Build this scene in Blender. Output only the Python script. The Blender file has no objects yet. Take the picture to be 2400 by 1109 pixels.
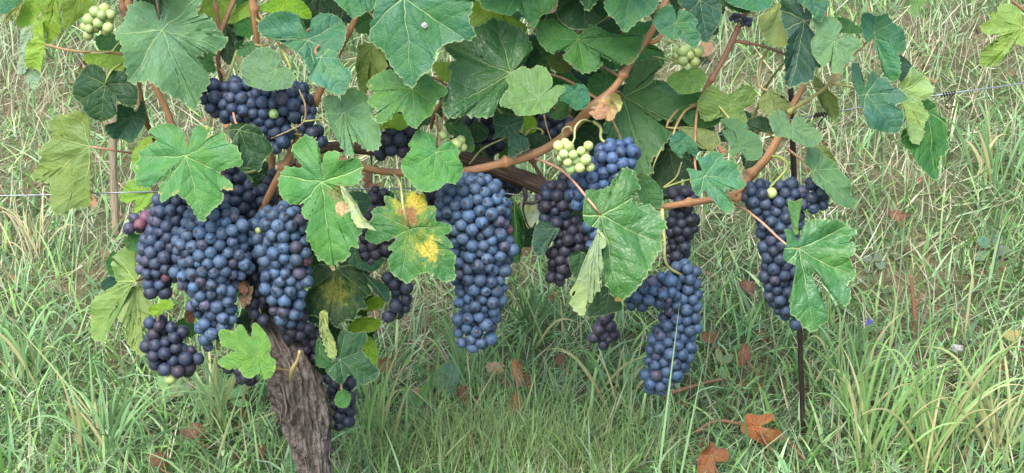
import bpy, bmesh, math, random
import numpy as np
from mathutils import Vector, Matrix, Quaternion

random.seed(7)
RNG = np.random.default_rng(11)
SC = bpy.context.scene
COL = SC.collection

# ------------------------------------------------------------------ camera, sky, sun, exposure
PW, PH = 2400.0, 1109.0
PITCH = math.radians(15.0)
DIST, SPAN = 1.5, 1.05
CAM = np.array([0.0, -DIST * math.cos(PITCH), 0.62 + DIST * math.sin(PITCH)])
cam_data = bpy.data.cameras.new('camera')
cam = bpy.data.objects.new('camera', cam_data)
COL.objects.link(cam)
cam.location = CAM
cam.rotation_euler = (math.pi / 2 - PITCH, 0, 0)
cam_data.sensor_width = 36.0
cam_data.lens = 36.0 * DIST / SPAN
cam_data.clip_start = 0.01
cam_data.clip_end = 500
SC.camera = cam
SUN_EL, SUN_AZ = math.radians(52), math.radians(200)      # azimuth from +Y, clockwise: behind the camera, a little left
world = bpy.data.worlds.new('World')
SC.world = world
world.use_nodes = True
wn = world.node_tree.nodes
wn.clear()
sky = wn.new('ShaderNodeTexSky')
sky.sky_type = 'NISHITA'
sky.sun_disc = False
sky.sun_elevation = SUN_EL
sky.sun_rotation = SUN_AZ
sky.air_density = 1.0
sky.dust_density = 3.0
sky.ozone_density = 1.0
bg = wn.new('ShaderNodeBackground')
bg.inputs['Strength'].default_value = 0.15
wo = wn.new('ShaderNodeOutputWorld')
world.node_tree.links.new(sky.outputs[0], bg.inputs[0])
world.node_tree.links.new(bg.outputs[0], wo.inputs[0])
sun_data = bpy.data.lights.new('sun', 'SUN')
sun_data.energy = 1.5
sun_data.angle = math.radians(45)
sun_data.color = (1.0, 0.97, 0.92)
sun = bpy.data.objects.new('sun', sun_data)
COL.objects.link(sun)
sd = Vector((math.sin(SUN_AZ) * math.cos(SUN_EL), math.cos(SUN_AZ) * math.cos(SUN_EL), math.sin(SUN_EL)))
sun.rotation_euler = (-sd).to_track_quat('-Z', 'Y').to_euler()
sun.location = sd * 20
SC.view_settings.view_transform = 'Standard'
SC.view_settings.look = 'None'
SC.view_settings.gamma = 1.0
SC.view_settings.exposure = 1.76
SC.cycles.use_denoising = True
SC.cycles.max_bounces = 7
SC.cycles.transparent_max_bounces = 6
SC.cycles.sample_clamp_indirect = 4.0

# ------------------------------------------------------------------ pixel -> place
FWD = np.array([0, math.cos(PITCH), -math.sin(PITCH)])
UPV = np.array([0, math.sin(PITCH), math.cos(PITCH)])
RIGHT = np.array([1.0, 0, 0])
K = SPAN / DIST / PW
M = 1.0 / 2286.0                                            # metres per photo pixel at the vine


def ray(px, py):
    return FWD + RIGHT * ((px - PW / 2) * K) - UPV * ((py - PH / 2) * K)


def P(px, py, d=0.0):
    """the point seen at a pixel on the upright plane d metres in front of the vine row"""
    r = ray(px, py)
    return CAM + r * ((-d - CAM[1]) / r[1])


def vnoise(x, y, seed=0):
    """smooth 2-D value noise, numpy"""
    x = np.asarray(x, float); y = np.asarray(y, float)
    xi = np.floor(x).astype(np.int64); yi = np.floor(y).astype(np.int64)
    fx = x - xi; fy = y - yi
    fx = fx * fx * (3 - 2 * fx); fy = fy * fy * (3 - 2 * fy)

    def h(a, b):
        n = (a * 374761393 + b * 668265263 + seed * 974711) & 0x7fffffff
        n = ((n ^ (n >> 13)) * 1274126177) & 0x7fffffff
        return ((n ^ (n >> 16)) & 0xffff) / 65535.0
    return (h(xi, yi) * (1 - fx) + h(xi + 1, yi) * fx) * (1 - fy) + (h(xi, yi + 1) * (1 - fx) + h(xi + 1, yi + 1) * fx) * fy


def zg(x, y):
    x = np.asarray(x, float); y = np.asarray(y, float)
    yy = np.where(y > 6, 6 + (y - 6) * 0.55, y)
    xx = np.clip(x, -4, 4)
    b = (vnoise(x * 3.1, y * 3.1, 3) - .5) * .05 + (vnoise(x * 9, y * 9, 4) - .5) * .02
    return 0.255 + 0.30 * yy + 0.08 * xx + b


def G(px, py):
    """the ground point seen at a pixel"""
    r = ray(px, py); t = 1.0
    for _ in range(60):
        p = CAM + r * t
        t += (p[2] - zg(p[0], p[1])) / (-r[2] + .3 * r[1])
    p = CAM + r * t
    return np.array([p[0], p[1], float(zg(p[0], p[1]))])


# ------------------------------------------------------------------ scene helpers
WL = {}                                                     # world place of every object's origin


def place(o, loc, parent=None):
    loc = Vector(loc)
    COL.objects.link(o)
    WL[o.name] = loc
    o.parent = parent
    o.location = loc - WL[parent.name] if parent is not None else loc
    return o


def empty(name, loc, label=None, cat=None, group=None, kind=None):
    o = bpy.data.objects.new(name, None)
    o.empty_display_size = 0.02
    return tag(place(o, loc), label, cat, group, kind)


def tag(o, label=None, cat=None, group=None, kind=None):
    if label: o['label'] = label
    if cat: o['category'] = cat
    if group: o['group'] = group
    if kind: o['kind'] = kind
    return o


def mesh(name, verts, faces, mat=None, smooth=True, uv=None, col=None):
    me = bpy.data.meshes.new(name)
    me.from_pydata([tuple(v) for v in verts] if not isinstance(verts, np.ndarray) else verts.tolist(), [], faces)
    if smooth:
        me.polygons.foreach_set('use_smooth', np.ones(len(me.polygons), bool))
    if uv is not None:
        vi = np.empty(len(me.loops), np.int32)
        me.loops.foreach_get('vertex_index', vi)
        for nm, arr in uv.items():
            l = me.uv_layers.new(name=nm)
            l.data.foreach_set('uv', np.asarray(arr, np.float32)[vi].ravel())
    if col is not None:
        c = me.color_attributes.new('Col', 'FLOAT_COLOR', 'POINT')
        c.data.foreach_set('color', np.asarray(col, np.float32).ravel())
    if mat is not None:
        me.materials.append(mat)
    me.update()
    return me


def obj(name, me, parent=None, color=None):
    """link a mesh given in world coordinates, its origin moved to its middle"""
    n = len(me.vertices)
    v = np.empty(n * 3, np.float32); me.vertices.foreach_get('co', v); v = v.reshape(-1, 3)
    c = (v.min(0) + v.max(0)) / 2
    me.vertices.foreach_set('co', (v - c).ravel()); me.update()
    o = place(bpy.data.objects.new(name, me), c.tolist(), parent)
    if color is not None:
        o.color = (*color[:3], 1)
    return o


def catmull(pts, n, closed=False):
    """centripetal-ish Catmull-Rom through pts, n samples evenly along it"""
    p = np.asarray(pts, float)
    if closed:
        q = np.vstack([p[-1:], p, p[:2]])
    else:
        q = np.vstack([2 * p[:1] - p[1:2], p, 2 * p[-1:] - p[-2:-1]])
    out = []
    sub = 8
    for i in range(1, len(q) - 2):
        a, b, c, d = q[i - 1], q[i], q[i + 1], q[i + 2]
        for k in range(sub):
            t = k / sub
            out.append(.5 * (2 * b + (c - a) * t + (2 * a - 5 * b + 4 * c - d) * t * t + (3 * b - a - 3 * c + d) * t ** 3))
    out.append(q[-2])
    out = np.array(out)
    s = np.concatenate([[0], np.cumsum(np.linalg.norm(np.diff(out, axis=0), axis=1))])
    u = np.linspace(0, s[-1], n + 1)[:-1] if closed else np.linspace(0, s[-1], n)
    return np.stack([np.interp(u, s, out[:, k]) for k in range(out.shape[1])], 1)


def tube_data(path, radii, seg=8, n=None, disp=None, cap=True):
    """verts, faces, uv of a tapered tube along a smooth path"""
    path = np.asarray(path, float)
    n = n or max(6, len(path) * 4)
    pr = catmull(np.hstack([path, np.asarray(radii, float)[:, None]]), n)
    c, r = pr[:, :3], np.maximum(pr[:, 3], 1e-4)
    t = np.gradient(c, axis=0)
    t /= np.linalg.norm(t, axis=1)[:, None] + 1e-12
    ref = np.array([0.31, 0.9, 0.2])
    nn = np.cross(t[0], ref); nn /= np.linalg.norm(nn)
    V, UV = [], []
    ln = np.concatenate([[0], np.cumsum(np.linalg.norm(np.diff(c, axis=0), axis=1))])
    ang = np.linspace(0, 2 * math.pi, seg, endpoint=False)
    for i in range(n):
        nn = nn - t[i] * nn.dot(t[i]); nn /= np.linalg.norm(nn)
        bb = np.cross(t[i], nn)
        rr = np.full(seg, r[i])
        if disp is not None:
            rr = rr * (1 + disp(ang, ln[i], i / (n - 1)))
        V.append(c[i] + (np.cos(ang) * rr)[:, None] * nn + (np.sin(ang) * rr)[:, None] * bb)
        UV.append(np.stack([np.abs(ang / math.pi - 1), np.full(seg, ln[i])], 1))
    V = np.concatenate(V); UV = np.concatenate(UV)
    F = []
    for i in range(n - 1):
        for k in range(seg):
            a, b = i * seg + k, i * seg + (k + 1) % seg
            F.append((a, b, b + seg, a + seg))
    if cap:
        F.append(tuple(range(seg - 1, -1, -1)))
        F.append(tuple(range((n - 1) * seg, n * seg)))
    return V, F, UV


def tube(name, path, radii, mat, parent=None, seg=8, n=None, disp=None, color=None):
    V, F, UV = tube_data(path, radii, seg, n, disp)
    return obj(name, mesh(name, V, F, mat, uv={'UVMap': UV}), parent, color)


def join(parts):
    V, F, U, o = [], [], [], 0
    for v, f, u in parts:
        V.append(v); U.append(u)
        F += [tuple(i + o for i in q) for q in f]
        o += len(v)
    return np.concatenate(V), F, np.concatenate(U)


# ------------------------------------------------------------------ materials
class NT:
    def __init__(s, name):
        s.m = bpy.data.materials.new(name); s.m.use_nodes = True
        s.t = s.m.node_tree; s.t.nodes.clear()
        s.out = s.n('OutputMaterial')

    def n(s, kind, **kw):
        x = s.t.nodes.new('ShaderNode' + kind)
        for k, v in kw.items(): setattr(x, k, v)
        return x

    def l(s, a, b): s.t.links.new(a, b)

    def put(s, sock, v):
        if hasattr(v, 'is_output'): s.l(v, sock)
        else: sock.default_value = v

    def math(s, op, a, b=0.0, c=0.0, clamp=False):
        x = s.n('Math', operation=op, use_clamp=clamp)
        s.put(x.inputs[0], a); s.put(x.inputs[1], b); s.put(x.inputs[2], c)
        return x.outputs[0]

    def mix(s, f, a, b, mode='MIX'):
        x = s.n('Mix', data_type='RGBA', blend_type=mode)
        s.put(x.inputs[0], f)
        s.put(x.inputs[6], a if hasattr(a, 'is_output') else (*a, 1) if len(a) == 3 else a)
        s.put(x.inputs[7], b if hasattr(b, 'is_output') else (*b, 1) if len(b) == 3 else b)
        return x.outputs[2]

    def ramp(s, v, a, b, lo=0.0, hi=1.0):
        x = s.n('MapRange', interpolation_type='SMOOTHSTEP')
        s.put(x.inputs[0], v); s.put(x.inputs[1], a); s.put(x.inputs[2], b); s.put(x.inputs[3], lo); s.put(x.inputs[4], hi)
        return x.outputs[0]

    def noise(s, vec, scale, detail=3.0, rough=.55, dist=0.0):
        x = s.n('TexNoise')
        if vec is not None: s.l(vec, x.inputs['Vector'])
        x.inputs['Scale'].default_value = scale; x.inputs['Detail'].default_value = detail
        x.inputs['Roughness'].default_value = rough; x.inputs['Distortion'].default_value = dist
        return x.outputs[0]

    def coord(s, which='Object'): return s.n('TexCoord').outputs[which]

    def mapping(s, vec, scale=(1, 1, 1), loc=None):
        x = s.n('Mapping'); s.l(vec, x.inputs[0]); x.inputs['Scale'].default_value = scale
        if loc is not None: s.put(x.inputs['Location'], loc)
        return x.outputs[0]

    def bump(s, h, strength=.5, dist=.002):
        x = s.n('Bump'); s.l(h, x.inputs['Height']); x.inputs['Strength'].default_value = strength; x.inputs['Distance'].default_value = dist
        return x.outputs[0]

    def bsdf(s, col, rough=.6, spec=.5, normal=None):
        b = s.n('BsdfPrincipled')
        s.put(b.inputs['Base Color'], col if hasattr(col, 'is_output') else (*col, 1))
        s.put(b.inputs['Roughness'], rough); s.put(b.inputs['Specular IOR Level'], spec)
        if normal is not None: s.l(normal, b.inputs['Normal'])
        return b

    def done(s, sh): s.l(sh, s.out.inputs[0]); return s.m


def leaf_material(name, spots=(), edge=None, speckle=0.15, trans=.28, gloss=0.0):
    """vine leaf: palmate veins from the leaf's own UV plane, puckered blade, pale underside; spots = real blemishes (u, v, radius, colour)"""
    t = NT(name)
    uvn = t.n('UVMap', uv_map='UVMap'); uv = uvn.outputs[0]
    rim = t.n('UVMap', uv_map='rim').outputs[0]
    ri = t.n('ObjectInfo')
    seed = t.math('MULTIPLY', ri.outputs['Random'], 37.0)
    cmb = t.n('CombineXYZ'); t.l(seed, cmb.inputs[0]); t.l(seed, cmb.inputs[1])
    shifted = t.n('VectorMath', operation='ADD'); t.l(uv, shifted.inputs[0]); t.l(cmb.outputs[0], shifted.inputs[1])
    suv = shifted.outputs[0]
    nz = t.n('TexNoise'); t.l(suv, nz.inputs['Vector']); nz.inputs['Scale'].default_value = 4.0
    wob = t.n('VectorMath', operation='MULTIPLY_ADD'); t.l(nz.outputs[1], wob.inputs[0]); wob.inputs[1].default_value = (.10, .10, 0); t.l(uv, wob.inputs[2])
    sep = t.n('SeparateXYZ'); t.l(wob.outputs[0], sep.inputs[0])
    x = t.math('ABSOLUTE', t.math('SUBTRACT', sep.outputs[0], .05)); y = t.math('SUBTRACT', sep.outputs[1], .05)
    r = t.math('SQRT', t.math('ADD', t.math('MULTIPLY', x, x), t.math('MULTIPLY', y, y)))
    a = t.math('ARCTAN2', x, y)
    d0 = a
    d1 = t.math('ABSOLUTE', t.math('SUBTRACT', a, math.radians(50)))
    d2 = t.math('ABSOLUTE', t.math('SUBTRACT', a, math.radians(104)))
    dm = t.math('MINIMUM', t.math('MINIMUM', d0, d1), d2)
    v = t.math('MULTIPLY', r, t.math('SINE', t.math('MINIMUM', dm, 1.5)))
    u = t.math('MULTIPLY', r, t.math('COSINE', t.math('MINIMUM', dm, 1.5)))
    w = t.ramp(u, 0.0, 1.0, .011, .003)
    main = t.math('SUBTRACT', 1.0, t.ramp(t.math('DIVIDE', v, w), .5, 1.5))
    chev = t.math('SUBTRACT', u, t.math('MULTIPLY', v, 0.85))
    fr = t.math('ABSOLUTE', t.math('SUBTRACT', t.math('FRACT', t.math('MULTIPLY', chev, 5.2)), .5))
    sec = t.math('MULTIPLY', t.math('SUBTRACT', 1.0, t.ramp(fr, .02, .06)), t.ramp(r, .1, .3))
    quilt = t.math('SUBTRACT', 1.0, t.ramp(fr, .0, .28))
    vor = t.n('TexVoronoi', feature='DISTANCE_TO_EDGE'); t.l(suv, vor.inputs['Vector']); vor.inputs['Scale'].default_value = 15.0
    ter = t.math('SUBTRACT', 1.0, t.ramp(vor.outputs[0], .0, .12))
    big = t.noise(suv, 2.2, 3)
    fine = t.noise(suv, 30, 3)
    base = ri.outputs['Color']
    base = t.mix(t.math('MULTIPLY', t.ramp(big, .38, .68), .6), base, t.mix(1.0, base, (1.5, 1.25, .7), 'MULTIPLY'))
    wax = t.noise(suv, 1.4, 4, .6, .5)
    base = t.mix(t.math('MULTIPLY', t.ramp(wax, .45, .7), .55), base, t.mix(1.0, base, (1.05, 1.12, 1.75), 'MULTIPLY'))
    base = t.mix(t.math('MULTIPLY', t.ramp(vor.outputs[0], .05, .35), .22), base, t.mix(1.0, base, (.62, .72, .6), 'MULTIPLY'))
    base = t.mix(t.math('MULTIPLY', t.ramp(fine, .4, .75), .25), base, t.mix(1.0, base, (.7, .75, .7), 'MULTIPLY'))
    vein = t.math('MAXIMUM', t.math('MULTIPLY', main, .85), t.math('MULTIPLY', sec, .16))
    vein = t.math('MAXIMUM', vein, t.math('MULTIPLY', ter, .05))
    lightv = t.mix(.5, t.mix(1.0, base, (2.6, 2.2, 2.2), 'MULTIPLY'), (.28, .34, .16))
    col = t.mix(vein, base, lightv)
    # pale margin, also painting in the bright rim of edge sharpening
    rs = t.n('SeparateXYZ'); t.l(rim, rs.inputs[0])
    ed = t.ramp(rs.outputs[0], .965, 1.0)
    col = t.mix(t.math('MULTIPLY', ed, .5), col, (.30, .36, .16))
    if edge is not None:
        em = t.math('MULTIPLY', t.ramp(rs.outputs[0], .82, .98), t.ramp(t.noise(suv, 4.5, 3), .57, .68))
        col = t.mix(em, col, edge)
    # dust specks
    vs = t.n('TexVoronoi'); t.l(suv, vs.inputs['Vector']); vs.inputs['Scale'].default_value = 16.0
    sp = t.math('MULTIPLY', t.math('SUBTRACT', 1.0, t.ramp(vs.outputs['Distance'], .04, .10)), t.ramp(t.noise(suv, 5, 1), .55, .62))
    col = t.mix(t.math('MULTIPLY', sp, speckle * 2), col, (.42, .48, .38))
    for (su, sv, sr, sc, soft) in spots:
        dv = t.n('VectorMath', operation='DISTANCE'); t.l(uv, dv.inputs[0]); dv.inputs[1].default_value = (su, sv, 0)
        f = t.math('ADD', t.math('DIVIDE', dv.outputs['Value'], sr), t.math('MULTIPLY', t.math('SUBTRACT', t.noise(suv, 6.5, 5, .65), .5), 2.4))
        k = t.math('SUBTRACT', 1.0, t.ramp(f, 1 - soft, 1.0))
        spc = t.mix(t.ramp(fine, .35, .65), sc, tuple(c * .55 for c in sc))
        col = t.mix(k, col, spc)
    geo = t.n('NewGeometry')
    under = t.mix(.3, t.mix(1.0, col, (1.15, 1.1, 1.1), 'MULTIPLY'), (.17, .23, .09))
    colf = t.mix(geo.outputs['Backfacing'], col, under)
    h = t.math('SUBTRACT', t.math('MULTIPLY', big, .4), t.math('ADD', t.math('ADD', t.math('MULTIPLY', main, .9), t.math('MULTIPLY', quilt, .26)), t.math('MULTIPLY', ter, .15)))
    pk = t.n('TexVoronoi', feature='SMOOTH_F1'); t.l(suv, pk.inputs['Vector']); pk.inputs['Scale'].default_value = 9.0
    h = t.math('SUBTRACT', h, t.math('MULTIPLY', pk.outputs[0], .5 + .2 * gloss))
    nrm = t.bump(h, .75, .0018 + .0005 * gloss)
    b = t.bsdf(colf, t.ramp(big, .3, .7, .40 - .07 * gloss, .55 - .1 * gloss), .26 + .14 * gloss, nrm)
    tr = t.n('BsdfTranslucent'); t.l(t.mix(1.0, t.mix(vein, colf, base), (1.7, 1.7, .7), 'MULTIPLY'), tr.inputs[0]); t.l(nrm, tr.inputs['Normal'])
    mx = t.n('MixShader'); mx.inputs[0].default_value = trans
    t.l(b.outputs[0], mx.inputs[1]); t.l(tr.outputs[0], mx.inputs[2])
    return t.done(mx.outputs[0])


def grape_material():
    t = NT('grape_skin')
    co = t.coord('Object')
    ri = t.n('ObjectInfo')
    seed = t.math('MULTIPLY', ri.outputs['Random'], 53.0)
    cmb = t.n('CombineXYZ'); t.l(seed, cmb.inputs[0]); t.l(seed, cmb.inputs[2])
    ad = t.n('VectorMath', operation='ADD'); t.l(co, ad.inputs[0]); t.l(cmb.outputs[0], ad.inputs[1])
    sv = ad.outputs[0]
    n1 = t.noise(sv, 1.0, 4, .6, 1.2); n2 = t.noise(sv, 9, 3, .7)
    skin = t.mix(1.0, ri.outputs['Color'], (.36, .32, .36), 'MULTIPLY')
    bloom = t.mix(t.math('MULTIPLY', n2, .35), ri.outputs['Color'], t.mix(1.0, ri.outputs['Color'], (1.35, 1.35, 1.25), 'MULTIPLY'))
    f = t.math('ADD', t.ramp(n1, .34, .50), t.math('MULTIPLY', t.math('SUBTRACT', n2, .5), .35), clamp=True)
    col = t.mix(f, skin, bloom)
    sp = t.n('SeparateXYZ'); t.l(co, sp.inputs[0])
    scar = t.ramp(sp.outputs[2], .976, .99)
    col = t.mix(t.math('MULTIPLY', scar, .85), col, (.018, .012, .012))
    b = t.bsdf(col, t.ramp(f, 0, 1, .32, .55), .35, t.bump(n2, .12, .02))
    b.inputs['Sheen Weight'].default_value = .06
    b.inputs['Sheen Roughness'].default_value = .4
    t.put(b.inputs['Sheen Tint'], (.62, .72, 1.0, 1))
    return t.done(b.outputs[0])


def green_grape_material():
    t = NT('unripe_grape_skin')
    co = t.coord('Object'); ri = t.n('ObjectInfo')
    n2 = t.noise(co, 4, 3, .6)
    col = t.mix(t.math('MULTIPLY', n2, .4), ri.outputs['Color'], t.mix(1.0, ri.outputs['Color'], (1.3, 1.25, 1.4), 'MULTIPLY'))
    sp = t.n('SeparateXYZ'); t.l(co, sp.inputs[0])
    col = t.mix(t.math('MULTIPLY', t.ramp(sp.outputs[2], .976, .992), .8), col, (.10, .06, .03))
    b = t.bsdf(col, .38, .5)
    b.inputs['Subsurface Weight'].default_value = .35
    b.inputs['Subsurface Radius'].default_value = (1, .9, .4)
    b.inputs['Subsurface Scale'].default_value = .004
    return t.done(b.outputs[0])


def wood_material(name, c1, c2, c3, sx=6, sy=40, rough=.8, bumpd=.003, strength=.8, spec=.25, flaky=False):
    """fibres running along the tube: UV x round it, y along it in metres"""
    t = NT(name)
    uv = t.n('UVMap', uv_map='UVMap').outputs[0]
    ri = t.n('ObjectInfo')
    m = t.mapping(uv, (sx, sy, 1))
    n1 = t.noise(m, 1.0, 5, .65, .6)
    n2 = t.noise(t.mapping(uv, (sx * 3, sy * .6, 1)), 1.0, 4, .6)
    n3 = t.noise(t.mapping(uv, (1.2, sy * .5, 1)), 1.0, 2, .5)
    col = t.mix(t.ramp(n1, .32, .66), c1, c2)
    col = t.mix(t.math('MULTIPLY', t.ramp(n3, .45, .7), .6), col, c3)
    if flaky:
        iso = t.noise(t.coord('Object'), 95, 6, .7, .8)
        col = t.mix(t.math('MULTIPLY', t.ramp(iso, .48, .62), .7), col, c3)
        col = t.mix(t.math('MULTIPLY', t.ramp(iso, .45, .34), .8), col, tuple(c * .3 for c in c1))
        n1 = t.math('ADD', n1, t.math('MULTIPLY', iso, 1.2))
    col = t.mix(t.math('MULTIPLY', t.ramp(n2, .5, .3), .6), col, tuple(c * .35 for c in c1))
    if flaky:
        vv = t.n('TexVoronoi', feature='DISTANCE_TO_EDGE'); t.l(t.mapping(uv, (sx * 1.4, sy * .9, 1)), vv.inputs['Vector']); vv.inputs['Scale'].default_value = 1.0
        fl = t.ramp(t.math('ADD', vv.outputs[0], t.math('MULTIPLY', t.math('SUBTRACT', n1, .5), .7)), .0, .16)
        col = t.mix(t.math('MULTIPLY', t.math('SUBTRACT', 1.0, fl), .5), col, tuple(c * .3 for c in c1))  # crevice shade painted dark along the flake edges
        n2 = t.math('ADD', n2, t.math('MULTIPLY', fl, 1.1))
    h = t.math('ADD', n1, t.math('MULTIPLY', n2, .6))
    b = t.bsdf(col, rough, spec, t.bump(h, strength, bumpd))
    return t.done(b.outputs[0])


def plain(name, col, rough=.7, spec=.3, metal=0.0, var=.3, scale=60, attr=False, trans=0.0):
    t = NT(name)
    n = t.noise(t.coord('Object'), scale, 4)
    base = (*col, 1) if not attr else t.n('ObjectInfo').outputs['Color']
    c2 = t.mix(1.0, base, (1 - var,) * 3, 'MULTIPLY')
    c = t.mix(t.ramp(n, .3, .7), base, c2)
    b = t.bsdf(c, rough, spec, t.bump(n, .25, .001))
    b.inputs['Metallic'].default_value = metal
    if trans:
        tr = t.n('BsdfTranslucent'); t.l(c, tr.inputs[0]); mx = t.n('MixShader'); mx.inputs[0].default_value = trans
        t.l(b.outputs[0], mx.inputs[1]); t.l(tr.outputs[0], mx.inputs[2])
        return t.done(mx.outputs[0])
    return t.done(b.outputs[0])


def blade_material(name, trans=.3):
    t = NT(name)
    c = t.n('VertexColor', layer_name='Col').outputs[0]
    b = t.bsdf(c, .55, .35)
    tr = t.n('BsdfTranslucent'); t.l(t.mix(1.0, c, (1.3, 1.3, .9), 'MULTIPLY'), tr.inputs[0])
    mx = t.n('MixShader'); mx.inputs[0].default_value = trans
    t.l(b.outputs[0], mx.inputs[1]); t.l(tr.outputs[0], mx.inputs[2])
    return t.done(mx.outputs[0])


def ground_material():
    t = NT('soil_and_thatch')
    co = t.coord('Object')
    a = t.noise(co, 9, 6, .65); b_ = t.noise(co, 120, 4, .7); w = t.noise(t.mapping(co, (90, 260, 90)), 1, 4, .7, 1.5)
    col = t.mix(t.ramp(a, .35, .65), (.10, .075, .045), (.20, .16, .09))
    col = t.mix(t.math('MULTIPLY', t.ramp(w, .5, .62), .7), col, (.26, .25, .16))
    col = t.mix(t.math('MULTIPLY', t.ramp(t.noise(co, 3, 4), .4, .55), .75), col, (.075, .115, .05))
    s = t.bsdf(col, .95, .1, t.bump(t.math('ADD', b_, w), .9, .01))
    return t.done(s.outputs[0])


LEAF = leaf_material('vine_leaf_blade')
GRAPE = grape_material()
GREEN_GRAPE = green_grape_material()
BARK = wood_material('old_vine_bark', (.10, .080, .066), (.225, .190, .165), (.32, .285, .255), 8, 34, .9, .010, 1.0, .1, True)
STRIP = wood_material('peeling_bark', (.17, .14, .115), (.30, .26, .225), (.36, .32, .28), 8, 30, .9, .003, .8, .1)
ARM = wood_material('old_arm_bark', (.075, .05, .035), (.15, .105, .075), (.19, .14, .10), 7, 30, .85, .004, 1.0, .15)
CANE = wood_material('ripe_cane_bark', (.23, .115, .052), (.36, .19, .09), (.28, .18, .10), 9, 18, .55, .0012, .5, .35)
DARKCANE = wood_material('dark_cane_bark', (.16, .08, .05), (.26, .14, .08), (.20, .13, .07), 9, 18, .6, .0012, .5, .3)
GREYWOOD = wood_material('weathered_wood', (.20, .165, .11), (.32, .27, .19), (.38, .33, .23), 8, 30, .9, .003, .8, .1)
STALK = plain('green_stalk', (.22, .27, .07), .5, .35, var=.35, scale=90)
PETIOLE = plain('petiole_skin', (.3, .2, .1), .5, .35, var=.3, scale=120, attr=True)
WIRE = plain('galvanised_wire', (.24, .27, .30), .42, .5, .75, .25, 200)
IRON = plain('rusty_iron', (.035, .024, .02), .75, .3, .2, .5, 150)
RUBBER = plain('black_tie', (.018, .018, .018), .55, .4)
DRYLEAF = leaf_material('dry_leaf_blade', speckle=.02, trans=.12)
BLADE = blade_material('grass_blade_skin')
GROUND = ground_material()
WEED = leaf_material('weed_leaf_blade', speckle=.1)

# ------------------------------------------------------------------ the ground
gx = np.concatenate([np.linspace(-60, -3, 14)[:-1], np.linspace(-3, 3, 150), np.linspace(3, 60, 14)[1:]])
gy = np.concatenate([np.linspace(-30, -2, 10)[:-1], np.linspace(-2, 4.5, 160), np.linspace(4.5, 120, 22)[1:]])
GX, GY = np.meshgrid(gx, gy)
gv = np.stack([GX.ravel(), GY.ravel(), zg(GX, GY).ravel()], 1)
nx, ny = len(gx), len(gy)
gf = [(j * nx + i, j * nx + i + 1, (j + 1) * nx + i + 1, (j + 1) * nx + i) for j in range(ny - 1) for i in range(nx - 1)]
tag(obj('ground', mesh('ground', gv, gf, GROUND)), kind='structure')

# ------------------------------------------------------------------ leaves
C_BLUE = (.030, .122, .060); C_MID = (.030, .112, .032); C_BRIGHT = (.050, .158, .042); C_DARK = (.013, .048, .018)  # C_DARK: dark leaves, deepened further to carry the shade of canopy gaps
C_YEL = (.15, .29, .022); C_PALE = (.21, .29, .10); C_DBLUE = (.018, .068, .042); C_OLIVE = (.08, .12, .03); C_PB = (.16, .25, .19)  # C_YEL: yellow-green leaves, brightened to put backlight into the colour


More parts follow.
